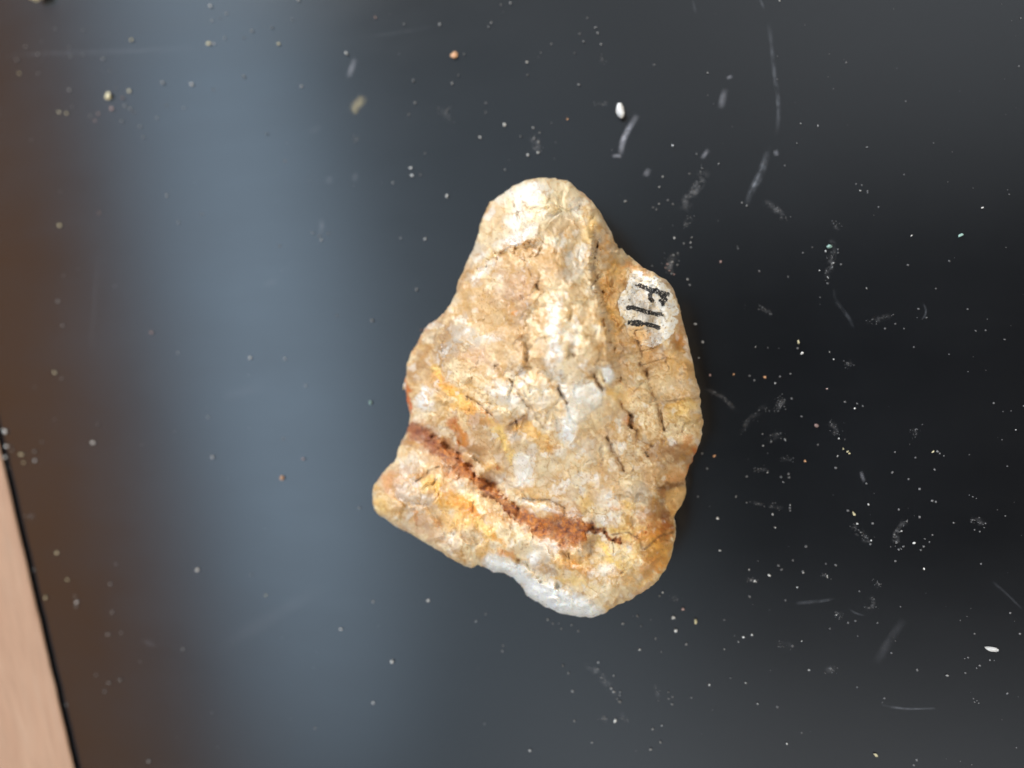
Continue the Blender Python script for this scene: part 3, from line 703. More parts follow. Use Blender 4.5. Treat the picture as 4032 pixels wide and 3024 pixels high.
# ---- boundary edges and the hidden flanks down to the bench
e = np.concatenate([quads[:, [0, 1]], quads[:, [1, 2]], quads[:, [2, 3]], quads[:, [3, 0]]])
key = np.sort(e, 1); code = key[:, 0] * len(px) + key[:, 1]
u, inv, cnt = np.unique(code, return_inverse=True, return_counts=True)
be = e[cnt[inv] == 1]
bv = np.unique(be)
cen = np.array([V[:, 0].mean(), V[:, 1].mean()])
rings = [bv]
allV = [V]; allC = [COLS]; nV = len(V)
ox_, oy_ = px[bv] - px.mean(), py[bv] - py.mean()
ol = np.hypot(ox_, oy_); ox_, oy_ = ox_ / ol, oy_ / ol
GS = [.93, .85, .76, .67, .58, .49, .40, .31, .22, .14, .07, 0.0]
for g in GS:
    q = V[bv].copy()
    f = 0.004 + 0.10 * (1 - g) ** 2.2
    dp = (1 - g) * 330.0                                    # the rock's texture carries on round the edge
    ex, ey = px[bv] + ox_ * dp, py[bv] + oy_ * dp
    f = f + (1 - g) * ((fbm(ex / 60, ey / 60, 91) - .5) * .10 + (voronoi(ex / 90, ey / 70, 36)[2][0] - .5) * .03 + .012)
    q[:, :2] = q[:, :2] + (cen - q[:, :2]) * np.maximum(f, .003)[:, None]
    q[:, 2] = q[:, 2] * g + 0.0003
    allV.append(q); allC.append(colours(ex, ey, np.zeros(len(ex))))
    rings.append(np.arange(nV, nV + len(bv))); nV += len(bv)
lookup = np.full(len(px), -1); lookup[bv] = np.arange(len(bv))
skirt = []
for k in range(len(rings) - 1):
    a, b2 = lookup[be[:, 0]], lookup[be[:, 1]]
    skirt.append(np.stack([rings[k][b2], rings[k][a], rings[k + 1][a], rings[k + 1][b2]], 1))
allV.append(np.array([[cen[0], cen[1], 0.0003]])); allC.append(PAL['tan'][None] * .8)
a, b2 = lookup[be[:, 0]], lookup[be[:, 1]]
mid = np.full(len(a), nV)
skirt.append(np.stack([rings[-1][b2], rings[-1][a], mid, mid], 1))
V_all = np.concatenate(allV); C_all = np.concatenate(allC)
cap = skirt.pop()
Q = np.concatenate([quads] + skirt)
def vert_normals(V, Q):
    n = np.cross(V[Q[:, 2]] - V[Q[:, 0]], V[Q[:, 3]] - V[Q[:, 1]])
    N = np.zeros_like(V)
    for k in range(4):
        np.add.at(N, Q[:, k], n)
    return N / np.maximum(np.linalg.norm(N, axis=1), 1e-12)[:, None]
NRM = vert_normals(V_all, Q)
if NRM[:len(V), 2].mean() < 0:
    Q = Q[:, ::-1]; NRM = -NRM
NRM[np.linalg.norm(NRM, axis=1) < .5] = (0, 0, -1)

rock_base = np.array([cen[0], cen[1], 0.0])
rock = bpy.data.objects.new('rock_specimen', None)
rock.empty_display_size = 0.03
col.objects.link(rock)
rock.location = rock_base
tag(rock, 'cream and tan quartz rock with rusty vein and painted F11 label, on black bench', 'rock')
V_loc = V_all - rock_base
# ---- mineral zones as parts
fc_x, fc_y = np.full(len(Q), -1e6), np.full(len(Q), -1e6)
nq = len(quads)
fc_x[:nq], fc_y[:nq] = px[quads].mean(1), py[quads].mean(1)
zone = np.zeros(len(Q), int)
zone[vein_mask(fc_x, fc_y) > .5] = 1
zone[region_mask(fc_x, fc_y, RIM, 10, 14) > .5] = 2
zone[region_mask(fc_x, fc_y, LOBE, 6, 8) > .5] = 3
for k, ch in enumerate(CHIPS):
    zone[region_mask(fc_x, fc_y, ch, 7, 6) > .5] = 4 + k
body = big_mesh('rock_body', V_loc, Q[zone == 0], NRM, C_all, MAT['rock'], rock)
vein = big_mesh('rust_vein', V_loc, Q[zone == 1], NRM, C_all, MAT['rust'], rock)
tag(vein, 'dark rusty brown vein running across the rock')
rim = big_mesh('quartz_rim', V_loc, Q[zone == 2], NRM, C_all, MAT['quartz'], rock)
tag(rim, 'bright white broken quartz along the lower edge')
lobe = big_mesh('side_lobe', V_loc, Q[zone == 3], NRM, C_all, MAT['rock'], rock)
tag(lobe, 'small yellowish lump sticking out under the right edge')
for k in range(3):
    big_mesh('quartz_crystal', V_loc, Q[zone == 4 + k], NRM, C_all, MAT['quartz'], rock)
# cap under the rock
mesh_obj('rock_base', V_loc[np.concatenate([rings[-1], [nV]])], np.stack([lookup[be[:, 0]], lookup[be[:, 1]], np.full(len(be), len(bv))], 1), MAT['rock'], rock)

# ------------------------------------------------------------------ painted label and its writing, lying on the rock
def patch(name, poly_test, x0, x1, y0, y1, step, lift, colour_fn, mat, parent):
    ax = np.arange(x0, x1, step); ay = np.arange(y0, y1, step)
    X, Y = np.meshgrid(ax, ay); X, Y = X.ravel(), Y.ravel()
    keep = poly_test(X, Y)
    ii = np.arange(len(X)).reshape(len(ay), len(ax))
    q = np.stack([ii[:-1, :-1], ii[1:, :-1], ii[1:, 1:], ii[:-1, 1:]], -1).reshape(-1, 4)
    q = q[keep[q].sum(1) >= 3]
    us = np.unique(q); rm = np.full(len(X), -1); rm[us] = np.arange(len(us))
    q = rm[q]; X, Y = X[us], Y[us]
    dd = poly_dist(X, Y, OUTS[::2], True)[0]
    P = at_height(X, Y, surface(X, Y, dd) + lift)
    n = vert_normals(P, q)
    if n[:, 2].mean() < 0: q = q[:, ::-1]; n = -n
    return big_mesh(name, P - rock_base, q, n, colour_fn(X, Y), mat, parent)
def label_test(X, Y):
    wx = (fbm(X / 7, Y / 7, 101, 3, .7) - .5) * 13; wy = (fbm(X / 7, Y / 7, 102, 3, .7) - .5) * 13
    m = inside(X + wx, Y + wy, LABEL)
    pits = fbm(X / 4.5, Y / 4.5, 103, 3, .7) > .715
    return m & ~pits
def label_colour(X, Y):
    n = fbm(X / 13, Y / 13, 104, 4, .65); n2 = fbm(X / 5, Y / 5, 105, 3, .7)
    c = PAL['white'] * (.90 + .16 * n2[:, None])
    w = (sstep(.44, .68, n) * .7)[:, None]
    c = c * (1 - w) + PAL['cream'] * w
    d = np.hypot((X - 2505) / 60, (Y - 1320) / 48)
    w = (sstep(1.15, .5, d + (n - .5) * 1.6) * .75)[:, None]
    c = c * (1 - w) + PAL['ochre'] * w
    w = (sstep(.66, .78, n2) * .25)[:, None]
    c = c * (1 - w) + PAL['grey'] * w
    return np.clip(c * .98, 0, .9)
label = patch('paint_label', label_test, 2410, 2700, 1050, 1380, 1.6, 0.00028, label_colour, MAT['paint'], rock)
tag(label, 'ragged chipped white paint patch with yellow stain')
for name, strokes in LETTERS:
    def ink_test(X, Y, strokes=strokes):
        m = np.zeros(X.shape, bool)
        wx = (fbm(X / 4, Y / 4, 111, 3, .7) - .5) * 6; wy = (fbm(X / 4, Y / 4, 112, 3, .7) - .5) * 6
        for pts, hw in strokes:
            P = [(2300 + x * KL, 950 + y * KL) for x, y in pts]
            d = poly_dist(X + wx, Y + wy, P)[0]
            m |= d < hw * KL * (.92 + .5 * fbm(X / 9, Y / 9, 113))
        return m & (fbm(X / 3.6, Y / 3.6, 114, 3, .7) < .66)
    P = np.array([(2300 + x * KL, 950 + y * KL) for s in strokes for x, y in s[0]])
    patch(name, ink_test, P[:, 0].min() - 14, P[:, 0].max() + 14, P[:, 1].min() - 14, P[:, 1].max() + 14, 1.1, 0.00044,
          lambda X, Y: np.tile(np.array([.02, .02, .02]), (len(X), 1)), MAT['ink'], label)

# ------------------------------------------------------------------ wooden board at the lower left
WZ = 0.0020
pA = at_height(np.array([-60.0, 0.0, 155.0, 285.0, 330.0]), np.array([1570.0, 1800.0, 2500.0, 3024.0, 3220.0]), WZ)
e0, e1 = pA[1], pA[3]
dirv = (e1 - e0) / np.linalg.norm(e1 - e0)
left = np.array([dirv[1], -dirv[0], 0.0])
if left[0] > 0: left = -left
start = e0 - dirv * 0.045; end = e1 + dirv * 0.10
bw = 0.09
L = np.linalg.norm(end - start)
board = bpy.data.objects.new('wooden_board', None)
board.empty_display_size = 0.02
col.objects.link(board)
board.location = (start[0], start[1], 0.0)
ang = math.atan2(dirv[1], dirv[0]) - math.pi / 2
board.rotation_euler = (0, 0, ang)
tag(board, 'pale pinkish tan wooden strip with dark edge, lying at the lower left corner', 'board')
sgn = -1.0 if (left[0] * math.cos(-ang) - left[1] * math.sin(-ang)) < 0 else 1.0
def board_mesh(name, xa, xb, z0, z1, mat, n=60, rough=0.0):
    vs, fs = [], []
    rs = random.Random(4)
    for i in range(n + 1):
        y = L * i / n
        w = (rs.random() - .5) * rough
        if 0.48 < i / n < 0.50: w -= rough * 0.9 * sgn * -1
        for (x, z) in ((xa + w, z0), (xa + w, z1 - 0.0004), (xa + w + sgn * 0.0005, z1), (xb, z1), (xb, z0)):
            vs.append((x, y, z))
        if i:
            a = (i - 1) * 5; b_ = i * 5
            for k in range(5):
                k2 = (k + 1) % 5
                fs.append((a + k, a + k2, b_ + k2, b_ + k))
    fs.append((0, 1, 2, 3, 4)); fs.append(tuple(n * 5 + k for k in (4, 3, 2, 1, 0)))
    o = mesh_obj(name, vs, fs, mat, board, smooth=False)
    bm = bmesh.new(); bm.from_mesh(o.data); bmesh.ops.recalc_face_normals(bm, faces=bm.faces[:]); bm.to_mesh(o.data); bm.free()
    return o
board_mesh('board_face', 0.0, sgn * bw, 0.0012, WZ, MAT['wood'], rough=0.0003)
eb = board_mesh('board_edge', sgn * 0.0006, sgn * (bw - 0.0006), 0.0003, 0.00115, MAT['edge'], n=20)
tag(eb, 'underside edge coloured dark as shade')

# ------------------------------------------------------------------ marks rubbed into the bench: smears, chalk, scratches
def ribbon(name, pts, w, strength, mat, z=0.00012):
    """soft-edged film on the bench along photograph points; w = half width px"""
    P = np.array(pts, float)
    seg = np.hypot(*(P[1:] - P[:-1]).T); cum = np.concatenate([[0], np.cumsum(seg)])
    n = max(6, int(cum[-1] / 14))
    s = np.linspace(0, cum[-1], n)
    cxs, cys = np.interp(s, cum, P[:, 0]), np.interp(s, cum, P[:, 1])
    for _ in range(2):
        cxs[1:-1] = (cxs[:-2] + 2 * cxs[1:-1] + cxs[2:]) / 4; cys[1:-1] = (cys[:-2] + 2 * cys[1:-1] + cys[2:]) / 4
    tx, ty = np.gradient(cxs), np.gradient(cys)
    ln = np.maximum(np.hypot(tx, ty), 1e-6); nx, ny = -ty / ln, tx / ln
    prof = [(-1, 0), (-.6, .45), (-.2, .95), (.25, 1.0), (.65, .5), (1, 0)]
    ww = w * (.7 + .6 * fbm(s / 60, s * 0 + w, 121)) 
    vs, al = [], []
    for i in range(n):
        end = float(np.clip(min(i, n - 1 - i) / max(1.5, n * .3), 0, 1)) ** .8
        for k, a in prof:
            p = at_height(cxs[i] + nx[i] * ww[i] * k, cys[i] + ny[i] * ww[i] * k, z)
            vs.append(tuple(p)); al.append(a * end * strength)
    m_ = len(prof)
    fs = [(i * m_ + k, i * m_ + k + 1, (i + 1) * m_ + k + 1, (i + 1) * m_ + k) for i in range(n - 1) for k in range(m_ - 1)]
    o = mesh_obj(name, vs, fs, mat, bench)
    at = o.data.attributes.new('veil', 'FLOAT', 'POINT')
    at.data.foreach_set('value', np.array(al, np.float32))
    return o
def T(ox, oy, k, pts):
    return [(ox + x * k, oy + y * k) for x, y in pts]
KA, KB = 1008 / 2212, 840 / 2212
MARKS = [
 ('chalk_mark', T(2016,0,KA,[(1085,985),(1040,1060),(975,1170),(945,1270),(940,1352)]), 15, .62, 'chalk'),
 ('chalk_mark', T(2016,0,KA,[(860,1350),(900,1345),(950,1352)]), 8, .6, 'chalk'),
 ('chalk_mark', T(1008,0,KA,[(860,500),(835,570),(795,680)]), 14, .35, 'chalk'),
 ('chalk_mark', T(2450,500,KB,[(895,225),(860,280),(825,335)]), 12, .34, 'chalk'),
 ('chalk_mark', T(2450,500,KB,[(285,430),(255,475),(235,520)]), 14, .34, 'chalk'),
 ('chalk_mark', T(2016,0,KA,[(1910,655),(1850,680)]), 8, .25, 'chalk'),
 ('chalk_mark', T(2016,0,KA,[(1840,760),(1825,850),(1805,945)]), 16, .28, 'chalk'),
 ('chalk_mark', T(2450,500,KB,[(1585,235),(1600,275),(1600,305)]), 11, .42, 'chalk'),
 ('chalk_mark', T(3024,1512,KA,[(800,750),(815,800),(835,850)]), 9, .30, 'chalk'),
 ('scratch', T(2450,500,KB,[(1505,185),(1500,290),(1470,390),(1410,540),(1330,680),(1285,820)]), 17, .36, 'scratch'),
 ('scratch', T(2450,500,KB,[(1480,330),(1440,430),(1395,560),(1310,700)]), 5, .5, 'scratch'),
 ('scratch', T(3024,0,KA,[(0,190),(20,300),(40,480),(60,680),(85,830),(95,960),(85,1080),(70,1170)]), 11, .26, 'scratch'),
 ('scratch', T(3024,0,KA,[(75,850),(85,930),(90,1020)]), 6, .35, 'scratch'),
 ('scratch', T(2016,0,KA,[(2140,-10),(2165,40),(2180,80)]), 7, .3, 'scratch'),
 ('scratch', T(2016,0,KA,[(1560,0),(1580,60),(1585,120)]), 6, .12, 'scratch'),
 ('scratch', T(3024,2268,KA,[(970,1105),(1060,1130),(1180,1148),(1330,1148),(1460,1142)]), 6, .34, 'scratch'),
 ('scratch', T(3024,2268,KA,[(230,238),(330,228),(450,218),(600,190)]), 8, .28, 'scratch'),
 ('scratch', T(3024,2268,KA,[(1930,40),(2060,150),(2200,290)]), 6, .14, 'scratch'),
 ('scratch', T(3024,2268,KA,[(690,280),(740,315),(790,335),(845,342)]), 5, .2, 'scratch'),
 ('scratch', T(3024,756,KA,[(1338,960),(1368,1000),(1378,1040),(1350,1085),(1325,1110)]), 5, .26, 'scratch'),
 ('scratch', T(3024,756,KA,[(570,830),(575,930),(640,1000),(700,1080),(740,1180)]), 8, .10, 'scratch'),
 ('scratch', T(0,756,KA,[(850,480),(840,620),(825,850),(800,1150),(785,1380)]), 14, .05, 'scratch'),
 ('scratch', T(0,0,KA,[(0,480),(300,465),(700,452),(1100,440),(1500,425),(1800,410)]), 13, .10, 'scratch'),
 ('scratch', T(1008,0,KA,[(880,330),(1150,290),(1350,260),(1550,225)]), 10, .06, 'scratch'),
 ('scratch', T(0,2268,KA,[(1240,550),(1290,590),(1360,620)]), 8, .14, 'scratch'),
 ('scratch', T(2600,1130,KB,[(1800,150),(1880,230),(1960,330),(2010,420)]), 8, .08, 'scratch'),
 ('dust_smear', T(2600,1130,KB,[(430,1040),(560,1090),(660,1150),(720,1220),(790,1280)]), 13, .34, 'dust'),
 ('dust_smear', T(2600,1130,KB,[(1110,1215),(1040,1280),(950,1350),(870,1440),(830,1525)]), 14, .16, 'dust'),
 ('dust_smear', T(2600,1130,KB,[(1280,1150),(1230,1220),(1180,1300)]), 18, .28, 'dust'),
 ('dust_smear', T(2450,500,KB,[(850,440),(830,540),(760,640),(700,720),(620,880)]), 26, .36, 'dust'),
 ('dust_smear', T(2450,500,KB,[(730,940),(680,980),(645,1040)]), 14, .24, 'dust'),
 ('dust_smear', T(2450,500,KB,[(1460,760),(1560,830),(1640,880),(1680,960)]), 16, .26, 'dust'),
 ('dust_smear', T(2450,500,KB,[(560,1310),(480,1420),(500,1530)]), 22, .34, 'dust'),
 ('dust_smear', T(3024,756,KA,[(550,400),(560,560),(540,650),(500,750)]), 20, .28, 'dust'),
 ('dust_smear', T(3024,756,KA,[(540,270),(590,290),(640,310)]), 16, .2, 'dust'),
 ('dust_smear', T(3024,756,KA,[(850,1130),(950,1100),(1080,1060)]), 14, .14, 'dust'),
 ('dust_smear', T(3024,756,KA,[(680,1450),(710,1510)]), 16, .16, 'dust'),
 ('dust_smear', T(3024,1512,KA,[(130,110),(100,190),(50,240)]), 18, .22, 'dust'),
 ('dust_smear', T(3024,1512,KA,[(540,330),(580,400),(600,450)]), 18, .24, 'dust'),
 ('dust_smear', T(3024,1512,KA,[(0,500),(60,440),(130,430)]), 18, .18, 'dust'),
 ('dust_smear', T(3024,1512,KA,[(110,650),(180,640),(240,660)]), 14, .24, 'dust'),
 ('dust_smear', T(3024,1512,KA,[(720,1210),(790,1280),(860,1360),(900,1380)]), 22, .30, 'dust'),
 ('dust_smear', T(3024,1512,KA,[(1190,1170),(1140,1260),(1090,1300),(1110,1380),(1130,1440)]), 18, .30, 'dust'),
 ('dust_smear', T(3024,1512,KA,[(1250,430),(1290,410)]), 18, .16, 'dust'),
 ('dust_smear', T(3024,1512,KA,[(1740,1170),(1830,1190),(1900,1200)]), 16, .18, 'dust'),
 ('dust_smear', T(2016,2268,KA,[(600,760),(700,790),(770,880),(860,970),(930,1080)]), 18, .28, 'dust'),
 ('dust_smear', T(2016,2268,KA,[(1240,940),(1270,1080)]), 10, .18, 'dust'),
 ('dust_smear', T(2016,2268,KA,[(760,1230),(830,1240)]), 16, .2, 'dust'),
 ('dust_smear', T(2016,2268,KA,[(930,1180),(1000,1270)]), 10, .14, 'dust'),
 ('dust_smear', T(2016,2268,KA,[(1370,180),(1450,210)]), 14, .2, 'dust'),
 ('dust_smear', T(3024,2268,KA,[(930,50),(970,90)]), 16, .26, 'dust'),
 ('dust_smear', T(3024,2268,KA,[(880,170),(920,220),(900,280),(830,270)]), 14, .28, 'dust'),
 ('dust_smear', T(3024,2268,KA,[(580,330),(640,350)]), 16, .22, 'dust'),
 ('dust_smear', T(3024,2268,KA,[(80,600),(220,605)]), 16, .22, 'dust'),
 ('dust_smear', T(3024,2268,KA,[(500,830),(540,790),(590,830)]), 16, .22, 'dust'),
 ('dust_smear', T(3024,2268,KA,[(1180,370),(1100,480),(1000,640),(930,760)]), 22, .07, 'chalk'),
 ('dust_smear', T(2600,1760,KB,[(890,570),(1020,590),(1150,610),(1330,650)]), 10, .2, 'dust'),
 ('dust_smear', T(2600,1760,KB,[(890,1370),(1000,1385)]), 12, .24, 'dust'),
 ('dust_smear', T(2600,1760,KB,[(1680,1320),(1760,1345)]), 10, .26, 'dust'),
 ('dust_smear', T(2600,1760,KB,[(980,240),(1060,220),(1140,260)]), 12, .18, 'dust'),
 ('dust_smear', T(2600,1130,KB,[(1010,205),(1060,210),(1130,260),(1150,310)]), 11, .26, 'dust'),
 ('dust_smear', T(808,1912,KB,[(150,1680),(640,1390),(950,1200),(1270,1060)]), 38, .045, 'chalk'),
 ('dust_smear', T(0,1512,KA,[(1900,120),(2100,60),(2300,10)]), 26, .05, 'chalk'),
 ('dust_smear', T(0,1512,KA,[(210,1145),(330,1145)]), 9, .12, 'dust'),
 ('dust_smear', T(1008,0,KA,[(1560,930),(1620,980),(1700,1040)]), 14, .2, 'dust'),
 ('dust_smear', T(1008,0,KA,[(1640,960),(1700,910)]), 8, .16, 'dust'),
 ('dust_smear', T(1008,0,KA,[(460,1160),(560,1080)]), 14, .06, 'chalk'),
 ('dust_smear', T(1008,0,KA,[(640,1520),(630,1600)]), 14, .12, 'chalk'),
 ('dust_smear', T(1008,0,KA,[(860,1490),(850,1570)]), 14, .10, 'chalk'),
 ('dust_smear', T(1008,0,KA,[(840,1215),(900,1190)]), 12, .16, 'dust'),
 ('dust_smear', T(1008,756,KB,[(680,270),(685,350),(670,460)]), 10, .16, 'chalk'),
 ('dust_smear', T(1008,756,KB,[(90,980),(140,940),(220,915)]), 12, .12, 'chalk'),
 ('dust_smear', T(2016,0,KA,[(700,895),(770,900),(860,890)]), 9, .16, 'dust'),
 ('dust_smear', T(2016,0,KA,[(760,490),(800,550)]), 11, .14, 'dust'),
 ('dust_smear', T(2016,0,KA,[(170,1170),(220,1230),(210,1320)]), 22, .34, 'dust'),
 ('yellow_smear', T(1008,0,KA,[(930,820),(920,870),(850,920),(830,960)]), 24, .62, 'yellow_dust'),
 ('yellow_smear', T(1008,0,KA,[(820,930),(890,970)]), 18, .4, 'yellow_dust'),
]
for k, (nm, pts, w, st, mk) in enumerate(MARKS):
    ribbon(nm, pts, w, st * (.45 if nm == 'scratch' or w > 25 and mk == 'chalk' else .7), MAT[mk], 0.00010 + 0.000006 * (k % 9))

# ------------------------------------------------------------------ crumbs and dust grains
def crumb_mesh(name, seed, mat, subdiv=2, flat=.75):
    bm = bmesh.new()
    bmesh.ops.create_icosphere(bm, subdivisions=subdiv, radius=0.5)
    rs = random.Random(seed)
    planes = []
    for _ in range(9):
        v = Vector((rs.gauss(0, 1), rs.gauss(0, 1), rs.gauss(0, 1))).normalized()
        planes.append((v, 0.18 + rs.random() * 0.24))
    sx, sy = .8 + rs.random() * .7, .65 + rs.random() * .4
    for v in bm.verts:
        p = v.co.copy()
        for n, d in planes:                       # knapped flat sides
            s = p.dot(n) - d
            if s > 0: p -= n * s
        v.co = Vector((p.x * sx, p.y * sy, p.z * flat))
    lo = min(v.co.z for v in bm.verts)
    for v in bm.verts: v.co.z -= lo
    me = bpy.data.meshes.new(name)
    bm.to_mesh(me); bm.free()
    me.materials.append(mat)
    return me
KINDS = {c: [crumb_mesh('dust_grain', 7 * i + ord(c), CRUMB[c]) for i in range(5)] for c in CRUMB}
